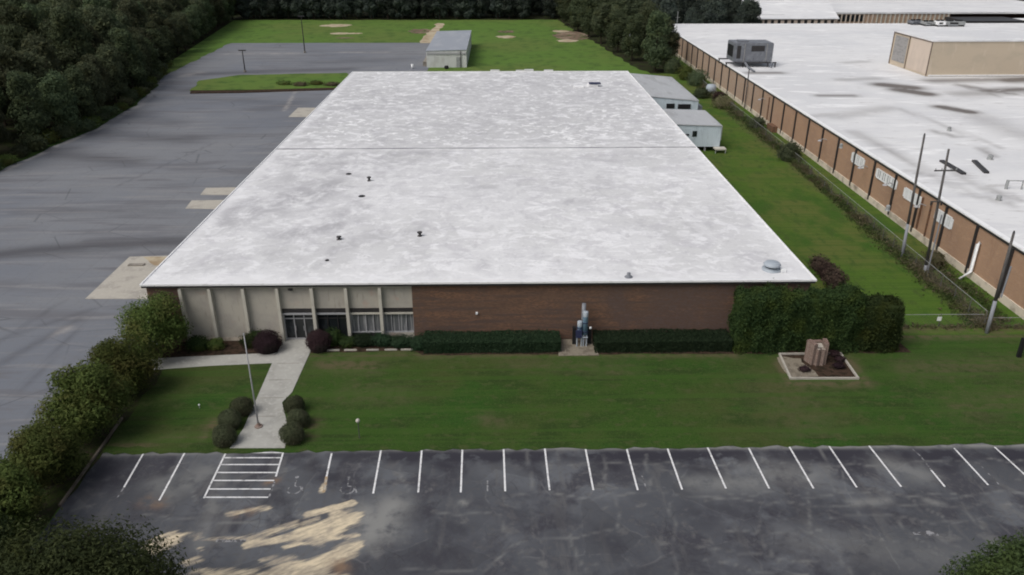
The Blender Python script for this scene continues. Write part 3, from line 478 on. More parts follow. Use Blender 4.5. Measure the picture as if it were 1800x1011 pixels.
# ================================================================ MAIN WAREHOUSE
X0, X1, Y0, Y1, HE = -28.85, 25.78, 57.4, 158.6, 5.4
wh = thing("warehouse", "long low brown brick warehouse with mottled white flat roof and beige panelled entrance", "warehouse")
rg = random.Random(11)
gr = [((X0 + 7, 78), (X0 + 11, 84), 3, 1), ((X0 + 9, 68.5), (X0 + 13, 71), 2, .9), ((X0 + 4, 92), (X0 + 14, 93), 1.4, .8)] + [((x_, y_), (x_ + rg.uniform(-4, 4), y_ + rg.uniform(-1, 1)), rg.uniform(.3, 1.6), rg.uniform(.3, .65)) for x_, y_ in ((rg.uniform(X0 + 3, X1 - 3), rg.uniform(61, 156)) for _ in range(46))] + [((-17.4, 88), (-17.4, 84), .5, .6), ((-14.6, 79.7), (-14.2, 75), .5, .6), ((-14.7, 85), (-13.5, 81), .4, .6), ((-7.4, 68), (-7.9, 63), .4, .5), ((-14.7, 67), (-14.9, 62), .5, .6), ((X0 + 2, 73), (X0 + 9, 82), 5, .8), ((X0 + 9, 70), (X0 + 14, 75), 4, .5), ((X0 + 6, 86), (X0 + 15, 95), 6, .6), ((X0 + 1, 95), (X0 + 22, 98), 3, .7), ((-14, 66), (-8, 70), 2.0, .5), ((-10, 80), (10, 86), 5, .3), ((X0 + 3, 62), (X0 + 10, 64), 2.2, .45), ((-5, 112), (16, 135), 9, .35), ((-20, 128), (5, 146), 10, .45), ((8, 92), (20, 97), 4, .35), ((X0 + 2, 104), (X0 + 3, 150), 2.5, .4), ((22, 60), (24, 61), 1.4, .4), ((10.4, 58.4), (10.9, 58.6), .6, .6), ((15, 68), (21, 72), 3, .3)]
rf = sheet("roof", X0 + .1, X1 - .1, Y0 + .1, Y1 - .1, HE, .6, 'roof', {"rear": [((0, 130), (0, 135), 60, 0), ((X0, 104), (X1, 104), 3, 1)] + [((X0, v), (X1, v), 6, 1) for v in range(108, 160, 5)], "grime": gr, "clean": [((X0, 57.9), (X1, 57.9), 1.4, .9), ((X0 + .6, 58), (X0 + .6, 158), .7, .8), ((X1 - .5, 58), (X1 - .5, 158), .6, .8), ((X0, 99.0), (X1, 99.0), 1.0, .4), ((22.9, 60.2), (22.95, 60.2), 1.2, .9), ((-14.6, 85.5), (-14.5, 85.5), .9, 1), ((-7.4, 68), (-7.3, 68), .7, .9), ((16, 143.5), (19, 143.5), 1.2, .9)]}, wh)
MB().box(X0, X1, Y0, Y0 + .11, HE - .085, HE + .07).box(X0, X1, Y1 - .11, Y1, HE - .085, HE + .07).box(X0, X0 + .11, Y0 + .11, Y1 - .11, HE - .085, HE + .07).box(X1 - .11, X1, Y0 + .11, Y1 - .11, HE - .085, HE + .07).build("roof_edge", 'trim_white', rf)
MB().box(X0 + .12, X1 - .12, 99.45, 99.75, HE + .002, HE + .07).build("expansion_joint", 'joint_grey', rf)
MB().box(X0 + .06, X1 - .06, Y0 + .06, Y1 - .06, HE - .28, HE - .09).build("soffit_shade", 'dark_metal', rf)  # dark band below the white edge; its colour carries the eave shade
wl0, wl1, wf = X0 + .3, X1 - .3, 57.75
MB().box(wl0, -25.92, wf, wf + .3, 0, HE - .28).build("wall", 'brick_front', wh)
MB().box(-7.16, wl1, wf, wf + .3, 0, HE - .28).build("wall", 'brick_front', wh)
MB().box(wl0, wl0 + .3, wf + .3, Y1 - .6, 0, HE - .28).build("wall", 'brick_side', wh)
MB().box(wl1 - .3, wl1, wf + .3, Y1 - .6, 0, HE - .28).build("wall", 'brick_side', wh)
MB().box(wl0, wl1, Y1 - .6, Y1 - .3, 0, HE - .28).build("wall", 'brick_front', wh)
PX_ = [-25.84, -23.49, -20.79, -18.05, -15.26, -12.5, -9.75, -7.21]
pw = .26
for i, x in enumerate(PX_):
    if i == len(PX_) - 1: continue
    MB().box(x - pw / 2, x + pw / 2, wf - .22, wf + .4, 0, HE - .46, .015).build("pilaster", 'pilaster', wh)
MB().box(-25.91, -7.17, wf - .06, wf + .4, HE - .455, HE - .285).build("lintel_band", 'pilaster', wh)
for i in range(7):
    a, b = PX_[i] + pw / 2 + .003, PX_[i + 1] - pw / 2 - .003
    if i == 6: b = -7.165
    z0 = 0.0 if i < 3 else 2.98
    MB().box(a, b, wf + .16, wf + .40, z0, HE - .46).build("wall_panel", 'panel', wh)
    if i < 3: MB().box(a, b, wf + .12, wf + .157, 0, .35).build("plinth", 'stone_base', wh); continue
    MB().box(a, b, wf + .10, wf + .40, 2.60, 2.978).build("fascia_strip", 'dark_metal', wh)
    MB().box(a, b, wf + .05, wf + .40, 2.44, 2.598).build("transom", 'alu' if i < 5 else 'pilaster', wh)
    nb = 4 if i >= 5 else 3; wd = (b - a) / nb
    if i < 5:                                                     # glazed entrance doors
        dr = MB().box(a, b, wf + .34, wf + .36, .05, 2.438).build("door" if i == 3 else "shopfront_window", 'dark_glass', wh)
        fm = MB().box(a, b, wf + .26, wf + .335, 0, .16)
        for k in range(nb + 1):
            xx = min(max(a + k * wd, a + .04), b - .04); fm.box(xx - .035, xx + .035, wf + .25, wf + .335, .162, 2.437)
        fm.box(a + .05, b - .05, wf + .28, wf + .333, 1.95, 2.03)
        fm.build("frame", 'dark_metal' if i == 4 else 'alu', dr)
        if i == 3:
            MB().tube([(a + wd * 1.1, wf + .2, .9), (a + wd * 1.1, wf + .2, 1.35)], .025, 6).build("handle", 'alu', dr)
            MB().tube([(a + wd * 1.9, wf + .2, .9), (a + wd * 1.9, wf + .2, 1.35)], .025, 6).build("handle", 'alu', dr)
    else:
        wn_ = MB().box(a, b, wf + .30, wf + .32, .75, 2.438).build("window", 'blind_glass', wh)
        fm = MB().box(a, b, wf + .2, wf + .295, .66, .75)
        for k in range(nb + 1):
            xx = min(max(a + k * wd, a + .035), b - .035); fm.box(xx - .03, xx + .03, wf + .22, wf + .297, .752, 2.437)
        fm.build("frame", 'alu', wn_)
        MB().box(a, b, wf + .18, wf + .40, 0, .655).build("spandrel_panel", 'dark_metal' if i == 5 else 'panel', wh)
# lamp over the door, wall lamp
MB().lathe([(.02, .10), (.16, .08), (.2, 0), (.12, -.06), (.02, -.07)], (-17.0, wf + .05, 4.72), 12).build("wall_lamp", 'dark_metal', wh)
MB().box(*(lambda p: (p[0] - .09, p[0] + .09, wf - .16, wf - .002, p[2] - .08, p[2] + .08))(AY(838, 550, wf))).build("wall_lamp", 'white', wh)
# roof penetrations
def roof_item(px, py, name, mat, prof, label=None, n=12):
    p = G(px, py, HE); o = MB().lathe(prof, (p[0], p[1], HE), n).build(name, mat, rf, True)
    if label: o["label"] = label
    return o, p
for px, py, r in ((613, 306, .30), (636, 345, .32), (575, 458, .16)):
    roof_item(px, py, "roof_drain", 'black', [(.0, .10), (r * .6, .09), (r, .05), (r * 1.2, .002)])
for px, py, h_ in ((649, 318, .5), (738, 415, .45), (596, 421, .32)):
    roof_item(px, py, "vent_pipe", 'dark_metal', [(.24, .002), (.2, .06), (.13, .10), (.13, h_ * .7), (.24, h_ * .72), (.24, h_ * .92), (.02, h_)])
roof_item(1105, 487, "vent_pipe", 'grey_metal', [(.35, .002), (.3, .06), (.16, .1), (.16, .35), (.02, .4)])
roof_item(1356, 474, "exhaust_fan", 'alu_pale', [(.8, .002), (.8, .12), (.52, .14), (.50, .34), (.70, .40), (.72, .50), (.58, .66), (.3, .72), (.02, .74)], "round galvanised exhaust fan at the front right corner", 20)
p = G(1356, 474, HE); MB().lathe([(.51, .18), (.515, .33)], (p[0], p[1], HE), 20).build("exhaust_louvre", 'black', rf)
p = G(1377, 478, HE); MB().box(p[0] - .25, p[0] + .2, p[1] - .2, p[1] + .2, HE + .002, HE + .25, .03).build("roof_box", 'white', rf)
p = G(1042, 151, HE); MB().box(p[0] - .9, p[0] + .9, p[1] - .8, p[1] + .8, HE + .002, HE + .45, .04).build("roof_hatch", 'trim_white', rf)
MB().box(p[0] - .75, p[0] + 1.35, p[1] - 1.0, p[1] + .3, HE + .46, HE + .62, .03).build("hatch_cover", 'navy', rf)
p = G(1020, 154, HE); MB().box(p[0] - 1.2, p[0] + .6, p[1] - .6, p[1] + .6, HE + .002, HE + .3, .03).build("roof_curb", 'trim_white', rf)
# dock bumper canopy on the left side
p = G(412, 331); MB().box(X0 - .9, X0 + .296, p[1] + .6, p[1] + 3.6, 2.9, 3.25).build("dock_canopy", 'dark_metal', wh)
for yy in (72.5, 93, 98): MB().box(X0 + .2, X0 + .297, yy - 1.6, yy + 1.6, .9, 3.8).build("dock_door", 'grey_metal', wh)
# low pieces along the rear edge
for px in (870, 915, 930, 965):
    q = G(px, 124, HE + .3); MB().box(q[0] - .9, q[0] + .9, Y1 + .02, Y1 + 1.0, 0, HE + random.uniform(.1, .5)).build("duct", 'shed_white', wh)

# ================================================================ SHEDS BESIDE AND BEHIND
def shed(name, label, x0, x1, y0, y1, zl, zr, wall, roof, loc_z=0, cat="shed"):
    t = thing(name, label, cat, (x0, y0, 0)); L, D = x1 - x0, y1 - y0
    w_ = MB(); w_.add([(.1, .1, loc_z), (L - .1, .1, loc_z), (L - .1, .1, zr - .12), (.1, .1, zl - .12)], [(0, 1, 2, 3)])
    w_.add([(.1, D - .1, loc_z), (L - .1, D - .1, loc_z), (L - .1, D - .1, zr - .12), (.1, D - .1, zl - .12)], [(3, 2, 1, 0)])
    w_.add([(L - .1, .1, loc_z), (L - .1, D - .1, loc_z), (L - .1, D - .1, zr - .12), (L - .1, .1, zr - .12)], [(0, 1, 2, 3)])
    w_.add([(.1, .1, loc_z), (.1, D - .1, loc_z), (.1, D - .1, zl - .12), (.1, .1, zl - .12)], [(3, 2, 1, 0)])
    w_.build("wall", wall, t)
    MB().add([(0, 0, zl), (L, 0, zr), (L, D, zr), (0, D, zl), (0, 0, zl - .12), (L, 0, zr - .12), (L, D, zr - .12), (0, D, zl - .12)], [(0, 1, 2, 3), (7, 6, 5, 4), (4, 5, 1, 0), (5, 6, 2, 1), (6, 7, 3, 2), (7, 4, 0, 3)]).build("roof", roof, t)
    return t
a1 = shed("metal_shed", "larger pale metal shed by the rear of the warehouse, dark gaps in its front", X1 + .03, 34.6, 135.0, 158.4, 5.1, 4.3, 'shed_wall', 'shed_roof')
MB().box(3.2, 4.6, -.03, .09, 3.0, 3.8).build("opening", 'black', a1); MB().box(5.2, 7.4, -.03, .09, 2.9, 3.7).build("opening", 'black', a1)
MB().box(8.75, 9.6, .6, 8, 0, 3.2).build("lean_to", 'grey_metal', a1)
a2 = shed("metal_shed", "smaller pale blue metal shed on short legs beside the middle of the warehouse", X1 + .03, 34.1, 117.6, 128.7, 4.3, 4.0, 'shed_wall', 'shed_roof', .75)
for x in (3.5, 6.0, 8.0): MB().box(x - .1, x + .1, .2, .4, 0, .75).build("leg", 'alu', a2)
MB().box(3.8, 4.5, .04, .09, 2.35, 3.2).build("window", 'dark_glass', a2); MB().box(1.2, 3.3, .03, .09, 2.5, 2.75).build("window", 'black', a2)
MB().box(7.2, 8.9, -1.3, .05, .55, .75).build("landing", 'pilaster', a2)
for x in (7.3, 8.8): MB().box(x - .05, x + .05, -1.25, -1.15, 0, .55).build("leg", 'alu', a2)
MB().box(8.23, 8.6, 1, 3, 1.5, 3.6).build("side_box", 'shed_white', a2)
b3 = shed("long_shed", "long narrow shed with bluish grey roof behind the warehouse, off white end wall", -17.6, -7.6, 197.5, 237, 4.0, 4.25, 'shed_white', 'long_roof')
MB().box(7.4, 8.4, .04, .095, 0, 2.5).build("door", 'galv', b3)
MB().box(0.25, 9.75, -.02, .09, 3.1, 3.55).build("gutter_shade_strip", 'alu', b3)  # grey strip paints the gutter's shade across the end wall
MB().box(8.4, 8.55, -.1, .08, 0, 3.9).build("downpipe", 'dark_metal', b3)
MB().box(-1.0, .05, 2, 12, 0, 1.1).build("loading_dock", 'kerb', b3)
bl = MB().tube([(0, 0, 0), (0, 0, 1.1)], .3, 10); tag(bl.build("barrel", 'white', None, True), "small white barrel standing left of the long shed end wall", "barrel").location = (*G(725, 121)[:2], 0)
bl2 = MB().lathe([(.5, 0), (.55, .4), (.4, .75), (.05, .8)]); tag(bl2.build("dark_mound", 'black'), "dark covered lump in front of the long shed wall", "lump").location = (*G(785, 121)[:2], 0)

# ================================================================ RIGHT HAND FACTORY
RS = .0095; HR = 5.55
wx = lambda y: 46.3 + RS * (y - 60)
fac = thing("factory", "very wide white roofed factory with a long orange brown brick wall on dark pilasters", "factory")
YA, YB, XR = 40.0, 239.0, 190.0
gr2 = [(G(*a, HR), G(*b, HR), wd, st) for a, b, wd, st in (((1553, 149), (1602, 154), 2.2, 1.4), ((1582, 158), (1628, 165), 2.0, 1.4), ((1655, 188), (1705, 197), 1.5, 1.4), ((1440, 168), (1500, 168), 1.0, .9), ((1580, 190), (1760, 260), .6, .35), ((1470, 205), (1560, 190), 2, .35), ((1640, 142), (1800, 139), 2.5, .8), ((1690, 165), (1800, 160), 3, .55), ((1740, 160), (1780, 165), 1.2, .9), ((1650, 140), (1760, 170), .5, .7), ((1490, 110), (1520, 108), 1.5, .4), ((1320, 128), (1370, 128), 1.4, .9), ((1720, 205), (1800, 240), 3, .3), ((1540, 250), (1700, 340), 1.0, .3), ((1700, 340), (1780, 360), .8, .4), ((1640, 230), (1680, 240), .8, .6), ((1600, 300), (1640, 310), .7, .5), ((1770, 141), (1810, 139), 3, 1.1), ((1725, 260), (1745, 275), .7, .6), ((1735, 160), (1800, 157), 2.2, 1.0), ((1690, 150), (1740, 158), 1.4, .8), ((1560, 262), (1610, 290), .8, .5), ((1500, 232), (1560, 262), 1.2, .4), ((1730, 330), (1790, 350), .9, .5), ((1480, 140), (1540, 138), 1.8, .45), ((1420, 205), (1480, 200), 1.2, .35), ((1680, 300), (1700, 320), 1, .4))]
fr = sheet("roof", 0, XR - 46, YA, YB, HR - .02, 1.0, 'roof_white', {"grime": []}, fac)
me = fr.data; co = np.zeros(len(me.vertices) * 3); me.vertices.foreach_get("co", co); co = co.reshape(-1, 3); co[:, 0] += 46.5 + RS * (co[:, 1] - 60) ; me.vertices.foreach_set("co", co.ravel()); me.update()
me.attributes["grime"].data.foreach_set("value", seg_mask(co[:, 0], co[:, 1], gr2).astype(np.float32))
MB().slab([(wx(YA), YA), (wx(YA) + .35, YA), (wx(YB) + .35, YB), (wx(YB), YB)], .8, HR - .35).build("wall", 'brick_tan', fac)
MB().slab([(wx(YA) - .12, YA), (wx(YA) + .35, YA), (wx(YB) + .35, YB), (wx(YB) - .12, YB)], 0, .8).build("foundation", 'stone_base', fac)
MB().slab([(wx(YA) - .10, YA - .1), (wx(YA) + .4, YA - .1), (wx(YB) + .4, YB), (wx(YB) - .10, YB)], HR - .35, HR - .10).build("fascia", 'dark_metal', fac)
MB().slab([(wx(YA) - .14, YA - .1), (wx(YA) + .45, YA - .1), (wx(YB) + .45, YB), (wx(YB) - .14, YB)], HR - .098, HR + .03).build("roof_edge", 'trim_white', fac)
MB().box(wx(YB) - .1, XR, YB + .002, YB + .3, HR - .6, HR + .10).build("roof_edge", 'trim_white', fac)
yy = 64.5
while yy < 237:
    big = abs(yy - 64.5) > 0
    MB().box(wx(yy) - .20, wx(yy) - .003, yy - .13, yy + .13, .3, HR - .352).build("pilaster", 'dark_metal', fac); yy += 5.75
for yc, z0, z1, wd, np_ in ((98.1, 3.35, 4.62, 1.7, 3), (89.8, 3.45, 4.6, 2.5, 4), (83.0, 3.3, 4.5, 1.9, 4), (76.2, 3.2, 4.45, 1.5, 3)):
    x = wx(yc) - .02; wo = MB().box(x - .03, x + .015, yc - wd, yc + wd, z0, z1).build("window", 'blind_glass', fac); fm = MB()
    for k in range(np_ * 2 + 1):
        ys_ = yc - wd + 2 * wd * k / (np_ * 2); fm.box(x - .09, x - .032, ys_ - (.12 if k % 2 else .28), ys_ + (.12 if k % 2 else .28), z0 + .1, z1 - .1)
    fm.box(x - .10, x - .032, yc - wd, yc + wd, z1 - .098, z1 + .02); fm.box(x - .10, x - .032, yc - wd, yc + wd, z0 - .02, z0 + .098); fm.build("frame", 'white', wo)
for px, py in ((1530, 274), (1566, 326), (1620, 352), (1340, 168), (1450, 262)):
    yy = {1530: 95.2, 1566: 88.0, 1620: 80.2, 1340: 138.0, 1450: 109.0}[px]; x = wx(yy); o = MB().tube([(x, yy, 3.9), (x - .5, yy, 4.1), (x - 1.0, yy - .1, 3.95)], .06, 6)
    o.add(*(lambda m: (m.v, m.f))(MB().lathe([(.05, .2), (.28, .05), (.3, 0), (.02, -.04)], (x - 1.05, yy - .1, 3.8), 10))); o.build("wall_lamp", 'alu', fac)
MB().tube([(wx(80.9) - .09, 80.9, 1), (wx(80.9) - .09, 80.9, 4.6)], .12, 6).build("downpipe", 'rust', fac)
for yy in (135.6, 79.0): MB().tube([(wx(yy) - .09, yy, .8), (wx(yy) - .09, yy, 4.7)], .1, 6).build("downpipe", 'rust', fac)
MB().box(wx(131) - 1.0, wx(131) - .13, 129.4, 132.4, 0, 1.0).build("stoop", 'rust', fac)
p = (wx(69.2) - .35, 69.2); MB().tube([(p[0] + .2, p[1], 3.9), (p[0], p[1], 3.75), (p[0], p[1], .9), (p[0] - .9, p[1] - .1, .1)], .17, 10).build("flue_pipe", 'white', fac, True)
for a, b in (((1712, 284), (1734, 305)), ((1655, 284), (1694, 307))):
    A, Bp = G(*a, HR), G(*b, HR); v = Vector(Bp) - Vector(A); MB().obox(((A[0] + Bp[0]) / 2, (A[1] + Bp[1]) / 2), v.length, .55, HR, HR + .22, math.atan2(v.y, v.x)).build("skylight_strip", 'dark_metal', fac)
for px, py, s_ in ((1740, 280, .3), (1478, 260, .2), (1560, 370, .2), (1668, 230, .25), (1755, 352, .25)):
    q = G(px, py, HR); MB().lathe([(s_ * 1.3, .0), (s_, .1), (s_, .5), (.02, .6)], (q[0], q[1], HR), 10).build("vent_pipe", 'galv', fac)
# penthouse on the roof
q0, q1 = G(1628, 134.5, HR), G(1553, 111.5, HR)
px0, py0, py1 = q0[0], q0[1], q1[1]; hp = AY(1640, 71, py0)[2]
ph = thing("roof_penthouse", "long beige clad penthouse standing on the factory roof, grey louvre in its left end", "penthouse", (0, 0, 0))
MB().box(px0, px0 + 46, py0, py1, HR + .0, hp - .25).build("wall", 'beige', ph)
MB().box(px0 - .15, px0 + 46.2, py0 - .15, py1 + .15, hp - .248, hp).build("roof", 'roof_white', ph)
dy = py1 - py0
MB().box(px0 - .06, px0 - .003, py0 + .3, py0 + dy * .52, HR + .35, hp - .5).build("end_panel", 'beige_pale', ph)
MB().box(px0 - .05, px0 - .003, py0 + dy * .60, py1 - .9, HR + .9, hp - .8).build("louvre", 'louvre', ph)
for y in (py0 + .02, py0 + dy * .55, py1 - .3): MB().box(px0 - .12, px0 - .004, y, y + .28, HR + .1, hp - .252).build("corner_trim", 'brown_trim', ph)
MB().box(px0 - .12, px0 - .0045, py0 + .302, py1 - .302, hp - .48, hp - .2525).build("end_trim", 'brown_trim', ph)
MB().box(px0 + .3, px0 + 46, py0 - .12, py0 - .003, HR + .1, HR + .3).build("base_flashing", 'trim_white', ph)
# big air handling unit by the roof edge
q = G(1322, 118, HR); az = HR + .9
ah = thing("air_handling_unit", "large grey air handling unit on a steel frame near the factory roof edge", "air handler", (q[0], q[1], 0))
yb = q[1]; l_, r_ = AY(1290, 100, yb)[0] - q[0], AY(1358, 100, yb)[0] - q[0]; tz = AY(1322, 76, yb)[2]
MB().box(l_, r_, 0, 5.5, az + .1, tz, .12).build("casing", 'grey_metal', ah)
MB().box(l_ - .12, l_ - .003, 1.0, 4.6, az + 1.0, tz - .6).build("louvre", 'black', ah)
MB().box(l_ + .5, l_ + 1.3, -.06, -.003, az + .8, tz - .5).build("access_door", 'dark_metal', ah)
for x in (l_ + 2.0, r_ - 1.4): MB().box(x, x + .12, -.09, -.003, az + .15, tz - .1).build("seam_rib", 'louvre', ah)
MB().box(l_ + 3.4, r_ - 1.8, -.05, -.003, tz - 1.6, tz - .5).build("fan_grille", 'dark_metal', ah)
MB().box(l_ + 1.0, l_ + 3.0, 1, 3, tz, tz + .35).build("fan_hood", 'grey_metal', ah)
MB().box(l_ - 1.6, r_ + .9, -.2, .05, az - .15, az + .08).box(l_ - 1.6, r_ + .9, 5.3, 5.5, az - .15, az + .08).build("frame_beam", 'dark_metal', ah)
for x in (l_ - 1.4, l_ + 2, r_ - .8, r_ + .7):
    for y in (-.1, 5.4): MB().box(x - .1, x + .1, y - .1, y + .1, HR - .02, az - .152).build("leg", 'dark_metal', ah)
MB().tube([(l_ + 2.4, -.2, az), (l_ + 2.6, -2.2, HR + .2), (l_ + 2.5, -6.5, HR + .2)], .2, 8).build("duct_pipe", 'grey_metal', ah)
MB().tube([(r_ - 1.5, -.6, az + .6), (r_ - .2, -1.2, HR + .9), (r_ - .5, -1.4, HR + .1)], .18, 8).build("duct_pipe", 'grey_metal', ah)
# plant on the far part of the roof
for k, (a, b, py, ty, lab) in enumerate(((1603, 1622, 44, 37, "dark boxy rooftop unit left of the cluster behind the penthouse"), (1626, 1645, 46, 39, "low grey rooftop unit in the middle of the cluster behind the penthouse"), (1648, 1662, 47, 38, "white rooftop unit with black fan behind the penthouse"), (1664, 1696, 47, 38, "wide grey rooftop unit at the right of the cluster behind the penthouse"))):
    q = G((a + b) / 2, py, HR); wd = AY(b, py, q[1])[0] - AY(a, py, q[1])[0]; hz = AY(a, ty, q[1])[2]
    u = thing("rooftop_unit", lab, "rooftop unit", (q[0], q[1], 0), group="rooftop units behind the penthouse")
    MB().box(-wd / 2, wd / 2, 0, 3, HR + .4, hz, .05).build("casing", ('grey_metal', 'galv', 'trim_white', 'galv')[k], u)
    for s_ in (-.25, .25): MB().lathe([(wd * .2, 0), (wd * .2, .35), (wd * .14, .3), (.02, .3)], (s_ * wd, 1.5, hz), 12).build("fan", 'black', u)
    MB().box(-wd * .35, wd * .1, -.05, -.003, HR + .7, hz - .25).build("grille", 'black', u)
    for x in (-wd * .45, wd * .45): MB().box(x - .1, x + .1, .1, 2.9, HR - .015, HR + .4).build("skid", 'dark_metal', u)
# pipe rail stand on the roof at the right edge
q = G(1768, 332, HR); rl = thing("pipe_rack", "low grey pipe rack standing on the factory roof near the skylight strips", "pipe rack", (q[0], q[1], HR - .02))
MB().tube([(0, 0, .95), (3.2, -.3, .95)], .06, 6).build("rail", 'galv', rl)
for x in (0, 1.6, 3.1): MB().tube([(x, -.1 * x, 0), (x, -.1 * x, 1.0)], .07 if x else .16, 6).build("post", 'galv', rl)

# ---------------------------------------------------------------- buildings behind the factory
yD = 252.0; l = AY(1330, 33, yD); r = AY(1470, 33, yD); zt = l[2]
bD = thing("rear_building", "white hipped roof building just behind the left end of the factory roof", "building", (0, 0, 0))
MB().box(l[0] + .4, r[0], yD + .3, yD + 24, 0, zt - .2).build("wall", 'beige_pale', bD)
lt = AY(1352, 7, yD + 30); rt = AY(1450, 7, yD + 30)
MB().add([(l[0], yD, zt), (r[0] + 1, yD, zt), (rt[0], yD + 28, lt[2] * .0 + zt + 3.2), (l[0] + 3, yD + 28, zt + 3.2), (l[0], yD, zt - .2), (r[0] + 1, yD, zt - .2), (rt[0], yD + 28, zt - .2), (l[0] + 3, yD + 28, zt - .2)], [(0, 1, 2, 3), (4, 5, 1, 0), (5, 6, 2, 1), (6, 7, 3, 2), (7, 4, 0, 3)]).build("roof", 'roof_white', bD)
for k in range(12):
    x = l[0] + 1 + k * (r[0] - l[0] - 2) / 11; MB().box(x - .45, x + .45, yD + .2, yD + .297, zt - 1.6, zt - .4).build("window", 'black', bD)
yC = 268.0; a = AY(1470, 23, yC); b = AY(1672, 23, yC); zc = a[2]
bC = thing("rear_mill", "far brick building with striped wall and broad white roof behind the penthouse", "building", (0, 0, 0))
MB().box(a[0], b[0], yC + .3, yC + 50, 0, zc - .3).build("wall", 'brick_tan', bC)
e_ = AY(1800, 23, yC)[0] + 25
MB().box(a[0] - .5, e_, yC, yC + 50, zc - .3, zc + .2).build("roof", 'roof_white', bC)
for k in range(26):
    x = a[0] + .6 + k * (b[0] - a[0] - 1.2) / 25; MB().box(x - .22, x + .22, yC + .1, yC + .297, 0, zc - .302).build("pilaster", 'pilaster' if k > 8 else 'beige_pale', bC)
MB().box(a[0] + 1, AY(1520, 23, yC)[0], yC + .15, yC + .295, zc - 2.6, zc - .6).build("window_band", 'dark_glass', bC)
c0, c1 = AY(1690, 30, 262)[0], AY(1783, 30, 262)[0]
MB().box(b[0] + .5, e_, yC + 8, yC + 50, 0, zc - .302).build("rear_wall", 'brick_deep', bC)
MB().box(c0 - 2, c1, 255, yC - .003, zc - 1.9, zc - 1.2).build("dock_canopy", 'dark_metal', bC)
MB().box(c0, c1 - 2, 261, 262, 0, zc - 1.902).build("dock_wall", 'brick_deep', bC)
MB().box(c1 - 2, c1 + .5, 258, 262, 0, zc - 1.903).build("dock_pier", 'beige', bC)
MB().box(c1 + 2, e_, 256, 266, zc - 2.2, zc - 1.5).build("side_roof", 'trim_white', bC)

# ================================================================ FENCES, POLES
def chain_fence(label, pts, h, gap=2.6, cell=.32):
    t = thing("chain_link_fence", label, "fence", (pts[0][0], pts[0][1], 0)); ox, oy = pts[0]
    net = MB(); rail = MB()
    for (a, b) in zip(pts, pts[1:]):
        A, Bv = Vector((a[0] - ox, a[1] - oy, 0)), Vector((b[0] - ox, b[1] - oy, 0)); L = (Bv - A).length; d = (Bv - A) / L; n = max(1, int(L / gap))
        for i in range(n):
            p = A + d * (L * i / n); MB().tube([(p.x, p.y, -.05), (p.x, p.y, h + .06)], .03, 6).build("post", 'wire', t)
        rail.tube([A + Vector((0, 0, h)), Bv + Vector((0, 0, h))], .022, 5)
        k = -h
        while k < L:
            for s_ in (1, -1):
                u0, u1 = (k, k + h) if s_ > 0 else (k + h, k); za, zb = .03, h
                f0, f1 = max(0, min(1, (0 - u0) / (u1 - u0))) if s_ > 0 else max(0, min(1, (L - u0) / (u1 - u0))), max(0, min(1, (L - u0) / (u1 - u0))) if s_ > 0 else max(0, min(1, (0 - u0) / (u1 - u0)))
                if f1 - f0 > .02:
                    q0 = A + d * (u0 + (u1 - u0) * f0) + Vector((0, 0, za + (zb - za) * f0)); q1 = A + d * (u0 + (u1 - u0) * f1) + Vector((0, 0, za + (zb - za) * f1))
                    net.tube([q0, q1], .004, 3, False)
            k += cell
    net.build("wire_mesh", 'wire', t); rail.build("top_rail", 'galv', t); return t
chain_fence("long weedy chain link fence between the side lawn and the factory wall", [(41.9, 59.3), (42.7, 88), (43.6, 120), (43.9, 166), (45.0, 188)], 1.5)
chain_fence("short chain link fence crossing from the tall hedge to the factory wall", [(33.2, 59.4), (38, 59.4), (41.7, 59.35)], 1.2)
chain_fence("low chain link fence stub between utility pole and factory foundation", [(42.2, 58.9), (46.0, 58.9)], 1.1)
q = G(1652, 566, .6); sg = thing("fence_sign", "small white sign hanging on the short cross fence", "sign", (q[0], 59.33, 0)); MB().box(-.19, .19, -.02, .0, .62, 1.0).build("sign_plate", 'white', sg); MB().tube([(-.12, .02, 1.0), (-.12, .04, 1.2)], .012, 4).build("hook", 'galv', sg)
